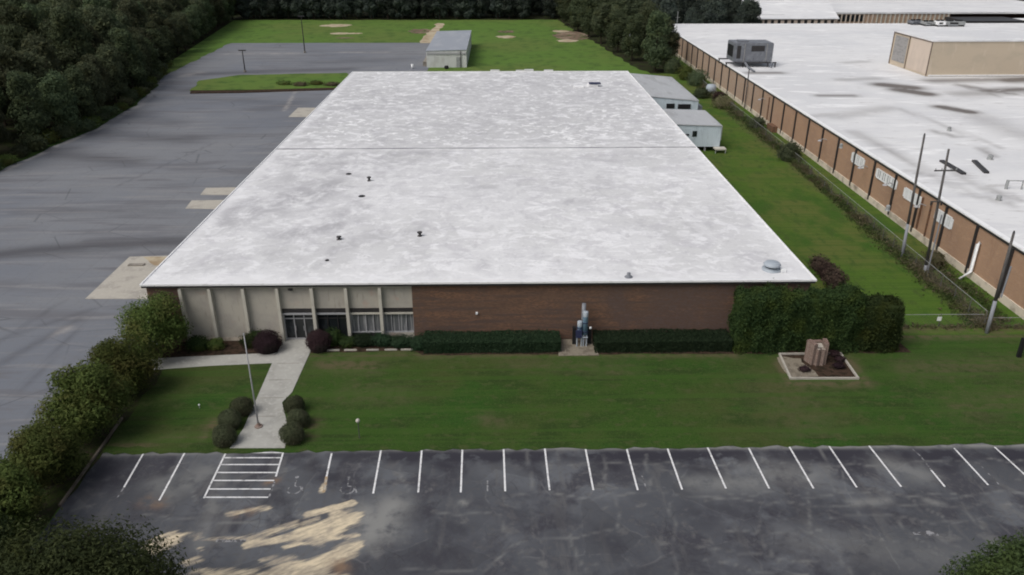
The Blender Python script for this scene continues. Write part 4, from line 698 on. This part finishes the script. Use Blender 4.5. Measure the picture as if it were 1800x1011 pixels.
def upole(bx, tx, h_, split, label, arm=False, conduit=None):
    b = G(*bx); t_ = G(*tx, h_); d = Vector((t_[0] - b[0], t_[1] - b[1], 0)); d = d if d.length < 2.2 else d.normalized() * 2.2
    P_ = lambda z: (d.x * z / h_, d.y * z / h_, z)
    t = thing("utility_pole", label, "utility pole", (b[0], b[1], 0), group="utility poles along the fence")
    MB().tube([P_(split), P_(h_ * .6), P_(h_)], [.145, .125, .10], 9).build("pole", 'pole_wood', t, True)
    MB().tube([P_(-.1), P_(split - .002)], [.16, .15], 9).build("pole_guard", 'pole_pale', t, True)
    if conduit: MB().tube([(P_(conduit[0])[0] + .25, P_(0)[1], conduit[0]), (P_(conduit[1])[0] + .25, P_(0)[1], conduit[1])], .07, 6).build("conduit", 'pole_pale', t)
    if arm:
        z = h_ - 2.0; MB().box(P_(z)[0] - 1.1, P_(z)[0] + 1.1, P_(z)[1] - .24, P_(z)[1] - .14, z - .06, z + .06).build("crossarm", 'pole_wood', t)
        for x in (-1.0, -.4, .5, 1.0): MB().lathe([(.03, 0), (.06, .06), (.04, .16), (.01, .2)], (P_(z)[0] + x, P_(z)[1] - .19, z + .06), 8).build("insulator", 'galv', t)
        z = h_ - 5; MB().box(P_(z)[0] - .9, P_(z)[0] + .25, P_(z)[1] - .24, P_(z)[1] - .16, z - .05, z + .05).build("crossarm", 'pole_wood', t)
        for x in (-.8, .2): MB().lathe([(.04, -.35), (.08, -.3), (.08, 0), (.02, .02)], (P_(z)[0] + x, P_(z)[1] - .2, z - .05), 8).build("insulator", 'dark_metal', t)
    else: MB().lathe([(.05, 0), (.09, .05), (.05, .2), (.01, .24)], P_(h_), 8).build("insulator", 'dark_metal', t)
    return t
upole((1585, 453), (1625, 238), 12.6, 3.6, "plain dark utility pole farthest along the fence, pale foot and bare top")
upole((1625, 481), (1668, 262), 12.4, .9, "middle utility pole with crossarms and pale conduit down its side", True, (.2, 6.2))
u3 = upole((1734, 586), (1782, 410), 8.9, 3.0, "nearest shorter utility pole by the cross fence, dark above and pale below", False, (3.4, 6.2))
MB().tube([(1.5, .3, 8.6), (2.3, .2, 8.75), (2.9, .0, 8.55)], .05, 6).build("lamp_arm", 'dark_metal', u3); MB().lathe([(.02, .1), (.2, .05), (.24, -.05), (.02, -.1)], (3.0, 0, 8.5), 10).build("lamp_head", 'alu', u3)
def lamp_post(bx, h_, label, head=True, col='dark_metal'):
    b = G(*bx); t = thing("lamp_post", label, "lamp post", (b[0], b[1], 0)); MB().tube([(0, 0, -.1), (0, 0, h_)], [.16, .1], 8).build("pole", col, t)
    MB().tube([(0, 0, 0), (0, 0, .5)], .32, 8).build("base", 'kerb', t)
    if head: MB().box(-.9, .9, -.2, .2, h_, h_ + .25, .05).build("lamp_head", col, t)
    return t
lamp_post((536, 93), 9.4, "taller dark lamp post standing in the middle of the rear parking lot")
lamp_post((431, 127), 4.9, "shorter lamp post with flat head at the back of the grass island")
for px, b_, h_, lab in ((1131, (1131, 62), 13.0, "tall far utility pole rising out of the thicket left of the factory"),):
    b = (41.0, 252.0); t = thing("utility_pole", lab, "utility pole", (*b, 0)); MB().tube([(0, 0, 0), (0, 0, h_ + 5)], [.2, .14], 8).build("pole", 'pole_pale', t); MB().box(-1.6, 1.6, -.1, .1, 11.4, 11.6).build("crossarm", 'pole_pale', t)
    for s_ in (-1.4, 1.4): MB().tube([(s_, 0, 11.6), (s_ + 9, -12, 9.6), (s_ + 20, -22, 9.0), (s_ + 34, -34, 10.2)], .03, 4).build("wire", 'black', t)
    MB().lathe([(.3, 0), (.3, 1.0), (.02, 1.1)], (.4, -.2, 9.2), 10).build("transformer", 'pole_pale', t)
b = G(1195, 58, HR); t = thing("roof_mast", "thin antenna mast at the far left corner of the factory roof", "mast", (wx(222) + .9, 222, HR - .02)); MB().tube([(0, 0, 0), (0, 0, 5.2)], .07, 6).build("pole", 'galv', t); MB().box(-.6, .6, -.03, .03, 3.6, 3.66).build("crossbar", 'galv', t)
t = thing("wall_mast", "rusty pipe mast strapped to the factory wall below the air handler", "mast", (wx(148.5) - .30, 148.5, 0)); MB().tube([(0, 0, 0), (0, 0, 7.4)], .1, 6).build("pole", 'pole_wood', t); MB().box(-.1, .25, -.06, .06, 4.2, 4.35).build("bracket", 'galv', t)
# dark post at right edge
q = G(1790, 628); t = thing("sign_post", "black square post leaning at the far right edge of the lawn", "post", (q[0], q[1], 0)); MB().box(-.14, .14, -.14, .14, -.1, 1.75, .02).build("post", 'black', t); MB().box(.14, 1.6, -.1, .1, 1.25, 1.75, .02).build("board", 'black', t)

# ================================================================ FLAGPOLE, STANDPIPES, SIGN, LAWN THINGS
q = G(455, 751); t = thing("flagpole", "slim white flagpole without a flag, standing in the entrance walk", "flagpole", (q[0], q[1], .06))
MB().tube([(0, 0, 0), (0, 0, 3.5), (0, 0, 7.2)], [.06, .05, .03], 10).build("pole", 'alu', t, True); MB().lathe([(.28, 0), (.28, .06), (.12, .12), (.09, .3), (.085, .32)], n=14).build("base_collar", 'brick_pink', t); MB().lathe([(.01, 0), (.05, .03), (.06, .07), (.04, .11), (.01, .12)], (0, 0, 7.2), 10).build("finial", 'alu', t, True)
MB().box(-.02, .02, -.13, -.07, 1.1, 1.25).build("cleat", 'galv', t)
q = (6.75, 56.5); t = thing("standpipe_set", "pair of blue and white upright pipe cylinders against the brick front wall", "standpipe", (q[0], q[1], .07))
cyl = lambda x, y, r, z0, z1: MB().lathe([(.02, z0), (r, z0), (r, z1)], (x, y, 0), 16)
dome = lambda x, y, r, z: MB().lathe([(r * 1.04, z - .3), (r * 1.04, z + .10), (r * .9, z + .13), (.01, z + .15)], (x, y, 0), 16)
cyl(.22, 0, .21, 1.05, 3.0).build("cylinder", 'blue', t, True); dome(.22, 0, .21, 3.0).build("cap", 'alu_pale', t, True)
cyl(-.22, .05, .20, .95, 2.1).build("cylinder", 'blue', t, True); dome(-.22, .05, .20, 2.1).build("cap", 'alu_pale', t, True)
MB().tube([(.1, .42, .2), (.1, .42, 3.65)], .17, 12).build("rear_pipe", 'grey_metal', t, True)
MB().box(-.55, -.05, -.28, -.14, .85, 1.5).box(-.5, .5, .16, .26, .9, 1.2).build("bracket", 'navy', t)
for x, y in ((-.42, -.12), (-.05, -.12), (.12, -.1), (.36, -.1)): MB().tube([(x, y, 0), (x, y, 1.04)], .06, 8).build("leg", 'alu_pale', t)
MB().tube([(-.5, -.2, .85), (.45, -.2, .85)], .05, 6).build("cross_pipe", 'alu_pale', t)
for z_ in (1.2, 1.6): MB().lathe([(.215, z_), (.235, z_ + .01), (.235, z_ + .07), (.215, z_ + .08)], (-.22, .05, 0), 16).build("band", 'navy', t, True)
for z_ in (1.3, 2.1): MB().lathe([(.225, z_), (.245, z_ + .01), (.245, z_ + .07), (.225, z_ + .08)], (.22, 0, 0), 16).build("band", 'navy', t, True)
MB().box(-.75, -.45, .2, .6, 0, 1.5).build("control_box", 'black', t); MB().box(.5, .8, .25, .6, 0, 1.45).build("control_box", 'black', t)
MB().lathe([(.01, -.1), (.1, -.06), (.1, .06), (.01, .1)], (.66, -.02, 1.65), 10).build("gauge", 'white', t)
# brick monument in a square kerbed bed
bed = g2((1388, 668), (1510, 668), (1478, 623), (1368, 624)); cx, cy = sum(p[0] for p in bed) / 4, sum(p[1] for p in bed) / 4
structure(MB().poly([(cx + (x - cx) * .95, cy + (y - cy) * .95) for x, y in bed], .052).build("gravel_bed", 'mulch'))
structure(MB().poly(ragged([(cx - 2.6, cy - 1.4), (cx - .6, cy - 1.5), (cx - .8, cy + 1.4), (cx - 2.7, cy + 1.5)], .25, .6, 4), .056).build("gravel_patch", 'gravel'))
kb = MB()
for i in range(4):
    a, b = bed[i], bed[(i + 1) % 4]; f = lambda p, s_: (cx + (p[0] - cx) * s_, cy + (p[1] - cy) * s_); kb.slab([a, b, f(b, .945), f(a, .945)], 0, .2)
tag(kb.build("bed_kerb", 'concrete'), "pale square kerb framing the bed around the brick monument", "kerb")
q = G(1437, 642); t = thing("brick_monument", "chunky pinkish brick monument of upright slabs in a square kerbed bed", "monument", (q[0], q[1] + .5, .052), R_(4)); t.scale = (.78, .80, .80)
MB().box(-.55, .55, -.45, .45, 0, 1.75).build("core", 'brick_deep', t)
def slab_(x, y, sx, sy, h_, rz): MB().obox((x, y), sx, sy, 0, h_, rz).build("brick_slab", 'brick_pink', t)
slab_(-.72, -.12, .42, 1.15, 2.3, R_(14)); slab_(.66, -.12, .42, 1.15, 2.35, R_(-14)); slab_(-.28, -.62, .34, .5, 1.8, R_(20)); slab_(.27, -.62, .34, .5, 1.8, R_(-20)); slab_(0, .58, 1.2, .35, 2.05, 0)
MB().box(-.5, .5, -.4, .38, 1.752, 1.85).build("cap", 'concrete', t); MB().box(-.09, .09, -.52, -.451, .1, 1.72).build("recess", 'black', t)
for k, (dx, dy) in enumerate(((1.5, -.9), (2.0, .2), (1.9, 1.0), (-1.4, -1.3))):
    m = ball_mesh("low_plant", .42, .36, .22, 260, .10, 'leaf_plum', 60 + k, .2); tag(link("low_plant", m, None), ("dark low plant at the front right of the monument bed", "dark low plant right of the brick monument", "dark low plant at the rear right of the monument bed", "dark low plant at the front left of the monument bed")[k], "plant", "low plants round the monument").location = (q[0] + dx, q[1] + .4 + dy, .05)
q = G(632, 771); t = thing("lollipop_marker", "white round marker on a thin post in the front lawn near the parking lot", "marker", (q[0], q[1], 0)); MB().tube([(0, 0, -.1), (0, 0, 1.35)], .03, 6).build("post", 'pole_wood', t); MB().lathe([(.01, -.15), (.1, -.11), (.145, 0), (.1, .11), (.01, .15)], (0, 0, 1.45), 12).build("globe", 'pilaster', t, True)
q = G(351, 718); t = thing("lawn_spike", "tiny white capped spike in the grass left of the flagpole", "spike", (q[0], q[1], 0)); MB().tube([(0, 0, 0), (0, 0, .25)], .03, 6).build("stem", 'galv', t); MB().lathe([(.01, -.05), (.07, 0), (.05, .07), (.01, .08)], (0, 0, .28), 10).build("cap", 'white', t)

# ================================================================ HEDGES, SHRUBS
tag(link("low_hedge", hedge_mesh("low_hedge", -6.2, 5.0, 55.35, 57.4, 1.12, 14000, .085, 'leaf_low', 3, .15, .05), None), "long low dark hedge under the brick wall left of the blue standpipes", "hedge", "clipped hedges along the front wall")
tag(link("low_hedge", hedge_mesh("low_hedge", 7.7, 18.9, 55.2, 57.4, 1.12, 14000, .085, 'leaf_low', 4, .15, .05), None), "long low dark hedge between the blue standpipes and the tall hedge", "hedge", "clipped hedges along the front wall")
tag(link("tall_hedge", hedge_mesh("tall_hedge", 18.7, 29.0, 55.1, 57.3, 5.0, 30000, .12, 'leaf_hedge', 5, .8, .24), None), "tall dark hedge covering the right end of the brick wall", "hedge")
tag(link("tall_hedge", hedge_mesh("tall_hedge", 28.4, 32.6, 54.9, 57.9, 4.3, 18000, .12, 'leaf_hedge', 6, 1.5, .22), None), "rounded end hedge standing clear of the warehouse at its right corner", "hedge")
for (px, py, r, h_, mat, lab, grp) in ((470, 603, 1.15, 1.0, 'leaf_plum', "rounded plum coloured bush left of the entrance walk", "plum bushes at the entrance"), (560, 601, 1.05, 1.0, 'leaf_plum', "rounded plum coloured bush right of the entrance walk", "plum bushes at the entrance"),
        (425, 716, .78, .72, 'leaf_ball', "clipped round shrub nearest the flagpole, rearmost left of the walk", "clipped shrubs beside the walk"), (404, 740, .8, .72, 'leaf_ball', "clipped round shrub in the middle of the three left of the walk", "clipped shrubs beside the walk"), (394, 768, .82, .76, 'leaf_ball', "clipped round shrub left of the walk, next to the parking lot", "clipped shrubs beside the walk"),
        (516, 713, .72, .7, 'leaf_ball', "clipped round shrub rearmost right of the walk", "clipped shrubs beside the walk"), (524, 737, .78, .7, 'leaf_ball', "clipped round shrub in the middle of the three right of the walk", "clipped shrubs beside the walk"), (514, 764, .8, .76, 'leaf_ball', "clipped round shrub right of the walk, next to the parking lot", "clipped shrubs beside the walk")):
    q = G(px, py, h_ * .72); o = link("round_bush" if 'plum' in lab else "clipped_shrub", ball_mesh("shrub", r, r * .95, h_, 4200, .06, mat, int(px), .055), None); tag(o, lab, "shrub", grp); o.location = (q[0], q[1], .03)
small = ((348, 606, .8, .75, 'leaf_hedge', "dark low shrub at the foot of the leftmost beige panels"), (378, 607, .6, .55, 'leaf_crepe', "small olive shrub in the bed below the leftmost beige panels"), (440, 602, .7, .7, 'leaf_hedge', "dark shrub touching the left plum bush"), (585, 592, .85, .8, 'leaf_hedge', "dark shrub right of the entrance under the dark glass"), (612, 603, .6, .5, 'leaf_hedge', "low green shrub under the fifth pilaster"), (640, 600, .9, .55, 'leaf_low', "wide low shrub below the window with blinds"), (672, 600, .75, .55, 'leaf_low', "low shrub at the foot of the last pilaster"), (703, 602, .9, .5, 'leaf_low', "low spreading shrub below the right window"), (738, 604, .9, .75, 'leaf_low', "dark shrub where the beige front meets the brick"), (455, 592, .6, .8, 'leaf_hedge', "upright dark shrub behind the left plum bush"))
for k, (px, py, r, h_, mat, lab) in enumerate(small):
    q = G(px, py, h_ * .6); o = link("low_shrub", ball_mesh("low_shrub", r * 1.1, r * .8, h_ * .85, 1500, .09, mat, 80 + k, .2), None); tag(o, lab, "shrub", "low shrubs under the beige front"); o.location = (q[0], min(q[1], 57.2), .03)
rs = np.random.RandomState(5)
for k, (x, lab) in enumerate(((-13.6, "leftmost pale edging stone of the entrance bed"), (-12.2, "second pale edging stone of the entrance bed from the walk"), (-10.4, "third pale edging stone of the entrance bed from the walk"), (-8.9, "fourth pale edging stone of the entrance bed from the walk"), (-7.6, "last pale edging stone, next to the low hedge"))):
    tag(MB().box(x - .55, x + .5, 55.95, 56.1, 0, .16, .04).build("edging_stone", 'concrete'), lab, "edging stone", "edging stones of the entrance bed")
# dead shrubs at the right corner of the warehouse and weeds along the fence
for k, (x, y, lab) in enumerate(((*G(1466, 506)[:2], "dead brown shrub nearest the right corner of the warehouse"), (*G(1454, 490)[:2], "dead brown shrub second behind the warehouse corner"), (*G(1440, 474)[:2], "dead brown shrub farthest along the right warehouse wall"))):
    o = link("dead_shrub", ball_mesh("dead_shrub", .95, 1.3, 1.0 - .15 * k, 700, .15, 'dead', 30 + k, .2), None); tag(o, lab, "shrub", "dead shrubs by the warehouse wall"); o.location = (x, y, .03)
P = []; N = []
for (a, b, n, wd, h_) in (((42.1, 58.5), (42.7, 88), 5000, .75, .6), ((42.7, 88), (43.7, 120), 3600, .55, .75), ((43.7, 120), (44.1, 188), 6000, .8, 1.0), ((33, 59.3), (46, 59), 420, .3, .35), ((43.5, 60), (44.3, 72), 500, .9, .8)):
    t_ = rs.random(n); x = a[0] + (b[0] - a[0]) * t_ + rs.normal(0, wd, n) * (.6 if a[0] != 33 else .2); y = a[1] + (b[1] - a[1]) * t_ + rs.normal(0, .2, n); hh = h_ * rs.random(n) * (.6 + .4 * np.sin(y * .9))
    patch = .5 + .5 * np.sin(y * .55 + 2 * np.sin(y * .21)) + rs.normal(0, .25, n); kp = patch > .38; P.append(np.c_[x, y, np.abs(hh) * (.4 + .8 * np.clip(patch, 0, 1)) + .05][kp]); N.append((rs.normal(size=(n, 3)) * (1, 1, .4))[kp])
o = link("dry_weeds", leaves_mesh("dry_weeds", np.concatenate(P), np.concatenate(N), rs.uniform(.10, .26, sum(map(len, P))), 'dry', rs, None, .3), None); tag(o, "dry brown weeds tangled along the chain link fence", None, None, 'stuff')
P = []; N = []
for (a, b, n, wd, h_) in (((41.6, 59), (42.5, 88), 3200, 1.0, .5), ((42.5, 88), (43.5, 120), 3600, .7, .8), ((43.5, 120), (44.1, 188), 6000, 1.1, 1.1), ((44.2, 60), (44.8, 75), 1200, .7, .8)):
    t_ = rs.random(n); P.append(np.c_[a[0] + (b[0] - a[0]) * t_ + rs.normal(0, wd, n) * .6, a[1] + (b[1] - a[1]) * t_, h_ * rs.random(n) * (.55 + .45 * np.sin((a[1] + (b[1] - a[1]) * t_) * .7)) + .04]); N.append(rs.normal(size=(n, 3)) * (1, 1, .5) + (0, 0, .5))
o = link("green_weeds", leaves_mesh("green_weeds", np.concatenate(P), np.concatenate(N), rs.uniform(.10, .26, sum(map(len, P))), 'leaf_weed', rs, None, .3), None); tag(o, "rank green weeds growing through the chain link fence", None, None, 'stuff')
for k, (px, py, r, h_, mat, lab) in enumerate(((1386, 282, 1.5, 1.5, 'leaf_wood_b', "grey green bush swallowing the long fence beside the middle of the side lawn"), (1232, 172, 1.3, 1.0, 'leaf_wood', "green bush left of the white tank near the factory wall"), (1225, 150, 2.2, 1.8, 'leaf_wood', "spreading green bush in front of the rear factory wall"), (1272, 190, 1.9, 1.2, 'dry', "heap of dry brown brush against the fence by the factory wall"), (1265, 178, 1.2, 1.0, 'dead', "dark dead bush behind the dry brush heap"), (1205, 140, 1.8, 1.7, 'leaf_crepe', "pale green bush at the corner of the larger metal shed"), (1180, 128, 2.4, 2.3, 'leaf_wood', "dark bush behind the larger metal shed"), (1640, 470, .8, .9, 'dry', "dry tuft at the foot of the middle utility pole"), (1330, 225, 1.2, 1.0, 'leaf_wood_b', "small grey bush on the fence opposite the smaller shed"))):
    q = G(px, py, 0); o = link("fence_bush", ball_mesh("fence_bush", r, r, h_, 1100, .2, mat, 110 + k, .16), None); tag(o, lab, "bush"); o.location = (q[0], q[1], 0)
q = G(1249, 166); t = thing("white_tank", "small white rounded tank in the weeds beside the factory wall", "tank", (q[0], q[1], 0)); MB().lathe([(.02, .3), (.8, .35), (1.05, .8), (1.05, 1.6), (.8, 2.0), (.02, 2.1)], n=16).build("shell", 'alu_pale', t, True); MB().box(-.8, .8, -.5, .5, 0, .4).build("cradle", 'kerb', t)
q = G(1300, 330); t = thing("wall_ladder", "pale bent pipe bracket against the right side of the warehouse", "pipe", (X1 + .02, q[1] - 1, 0)); MB().tube([(0, 0, 3.6), (1.1, 0, 3.3), (1.3, 0, 2.6), (1.3, 0, 0)], .16, 8).build("pipe", 'alu', t, True); MB().box(.9, 1.7, -.5, .5, 0, .3).build("foot", 'kerb', t)

# ================================================================ TREES
# row of leafy small trees along the left planting strip
crepe = [tree_proto(200 + k * 7, 5.9, 5.2, .2, 16000, 30 - 3 * k, .11 + .008 * k, 'leaf_crepe', .12, .65, .8, 7) for k in range(5)]
row = ((-27.3, 55.4, 1.0, 1.06, "leafy small tree touching the left front corner of the warehouse"), (-27.9, 50.0, .88, .90, "second small tree of the strip, beside the end of the side walk"), (-27.6, 44.6, 1.05, 1.06, "largest olive green small tree, beside the top of the kerb rail"), (-27.9, 39.4, .86, .84, "yellowish small tree beside the middle of the kerb rail"), (-28.0, 35.0, .92, .92, "olive small tree at the lower end of the kerb rail"))
for k, (x, y, sx, sz, lab) in enumerate(row): plant_tree("small_tree", crepe[k], (x, y), k * 1.3, (sx, sx, sz), lab, "tree", "small trees along the planting strip")
for x, y, r in ((-19.3, 23.6, 4.6), (22.9, 24.9, 1.9)): structure(MB().slab([(x + r * math.cos(a * .39) * random.uniform(.95, 1.05), y + r * math.sin(a * .39) * random.uniform(.95, 1.05)) for a in range(16)], 0, .13).build("tree_island", 'lawn'))
oak = tree_proto(300, 11.5, 8.2, 1.0, 75000, 44, .105, 'leaf_oak', .3, .55, .85, 8)
plant_tree("dark_oak", oak, (-18.9, 24.6), .4, 1.0, "big dark tree filling the bottom left corner beside the sandy asphalt")
oak2 = tree_proto(301, 7.2, 7.6, 1.0, 38000, 28, .105, 'leaf_oak', .25, .55, .85, 8)
plant_tree("dark_oak", oak2, (22.9, 24.9), 1.2, (.9, .9, 1.0), "dark tree poking into the bottom right corner of the dark parking lot")
plant_tree("dark_oak", oak2, (-27.4, 29.6), 2.2, (1, 1, .82), "dark tree between the small tree row and the corner tree")
# the wood
wood = [tree_proto(400 + k, 9.0, 12.5 + k, .8 + (k % 2), 7000, 22, .33, ('leaf_wood', 'leaf_wood_b')[k % 2], .3, .5, .9, 4) for k in range(5)]
wr = random.Random(3)
def edge_x(y):
    for (a, b) in zip(edge, edge[1:]):
        if a[1] <= y <= b[1]: return a[0] + (b[0] - a[0]) * (y - a[1]) / (b[1] - a[1])
    return edge[-1][0]
WL = "dense dark green broadleaf tree of the wood beyond the left parking lot"
y = 92.0
while y < 250:
    x = edge_x(y) - 3.6
    lim = -64 - (y - 103) * .60 - 9
    first = True
    while x > lim:
        s = wr.uniform(.68, .85) if first else wr.uniform(.85, 1.15)
        plant_tree("wood_tree", wood[wr.randrange(5)], (x + wr.uniform(-1.2, 1.2), y + wr.uniform(-2, 2)), wr.uniform(0, 6.28), (s * wr.uniform(.9, 1.1), s * wr.uniform(.9, 1.1), s * wr.uniform(.9, 1.1)), WL, "tree", "trees of the left wood")
        x -= wr.uniform(6.0, 7.4); first = False
    y += wr.uniform(5.6, 6.6)
while y < 312:
    for dx in (4.0, 10.0): plant_tree("wood_tree", wood[wr.randrange(5)], (edge_x(y) - dx + wr.uniform(-1, 1), y), wr.uniform(0, 6.28), wr.uniform(.8, 1.0), WL, "tree", "trees of the left wood")
    y += 6
for k in range(26):                                                     # undergrowth hanging over the lot edge
    yy = 96 + k * 4.1; u = ubush[k % 3] if k > 2 else None
    if u is None:
        if k == 0: ubush = []
        u = ball_mesh("edge_bush", 1.7, 1.9, 1.25, 900, .26, ('leaf_wood', 'leaf_crepe', 'leaf_wood_b')[k], 170 + k, .22); ubush.append(u)
    o = link("edge_bush", u, None); o.location = (edge_x(yy) - wr.uniform(1.2, 2.3), yy, 0); o.rotation_euler.z = wr.uniform(0, 6.28); q_ = wr.uniform(.6, 1.15); o.scale = (q_, q_, q_ * wr.uniform(.7, 1.2))
    tag(o, "ragged low bush of the undergrowth between the left parking lot and the wood", "bush", "undergrowth bushes along the left parking lot")
far = [tree_proto(500 + k, 8.0, 13.0, .2, 4000, 16, .45, 'leaf_far', .28, .5, 1.0, 3) for k in range(3)]
for ry, (x0, x1), st in ((310, (-94, 48), 5.2), (317, (-98, 50), 5.6), (326, (-100, 55), 6.2)):
    x = x0
    while x < x1:
        if not (ry == 310 and (5 < x < 10 or 14 < x < 17)):
            plant_tree("far_tree", far[wr.randrange(3)], (x + wr.uniform(-1, 1), ry + wr.uniform(-1.5, 1.5)), wr.uniform(0, 6.28), wr.uniform(.8, 1.15), "dark tree of the far wood closing the rear field", "tree", "trees of the far wood")
        x += st
for (x, y, s, lab) in ((37.5, 190.5, .86, "big dark tree behind the metal sheds beside the rear end of the factory wall"), (41.8, 200, .8, None), (34.5, 207, .72, None), (40.5, 214, .95, None), (33, 222, .8, None), (42, 228, .95, None), (36, 235, 1, None), (30.5, 240, .85, None), (42.5, 243, 1, None), (28.6, 256, .9, None), (35, 254, 1.05, None), (26.5, 270, .9, None), (33, 272, 1.05, None), (41, 262, 1.05, None), (25, 286, .9, None), (32, 290, 1, None), (40, 282, 1.1, None), (24, 300, .9, None), (46, 296, 1.1, None)):
    plant_tree("thicket_tree", wood[wr.randrange(5)], (x, y), wr.uniform(0, 6.28), s, lab or "dark tree of the thicket left of the rear end of the factory", "tree", "trees of the thicket beside the factory")
for x in range(52, 78, 5):
    for yy in (246, 258, 270): plant_tree("back_tree", far[wr.randrange(3)], (x + wr.uniform(-1.5, 1.5), yy + wr.uniform(-1, 1)), wr.uniform(0, 6.28), wr.uniform(.72, .95), "dark tree behind the far left end of the factory roof", "tree", "trees behind the factory roof")
for x in range(92, 200, 7): plant_tree("back_tree", far[wr.randrange(3)], (x, 326), wr.uniform(0, 6.28), wr.uniform(1.2, 1.4), "dark tree on the skyline behind the far white roofs", "tree", "trees behind the far white roofs")
for k in range(4):                                                     # weeds on the island
    q = G(500 + k * 28, 150 + (k % 2) * 2); o = link("weed_clump", ball_mesh("weed_clump", 1.6, .8, .5, 260, .2, 'dry' if k % 2 else 'leaf_crepe', 140 + k, .2), None); o.location = (q[0], q[1], .1)
    tag(o, ("olive weed clump leftmost on the grass island", "dry weed clump second from left on the grass island", "olive weed clump third from left on the grass island", "dry weed clump nearest the warehouse on the grass island")[k], "weeds", "weed clumps on the grass island")
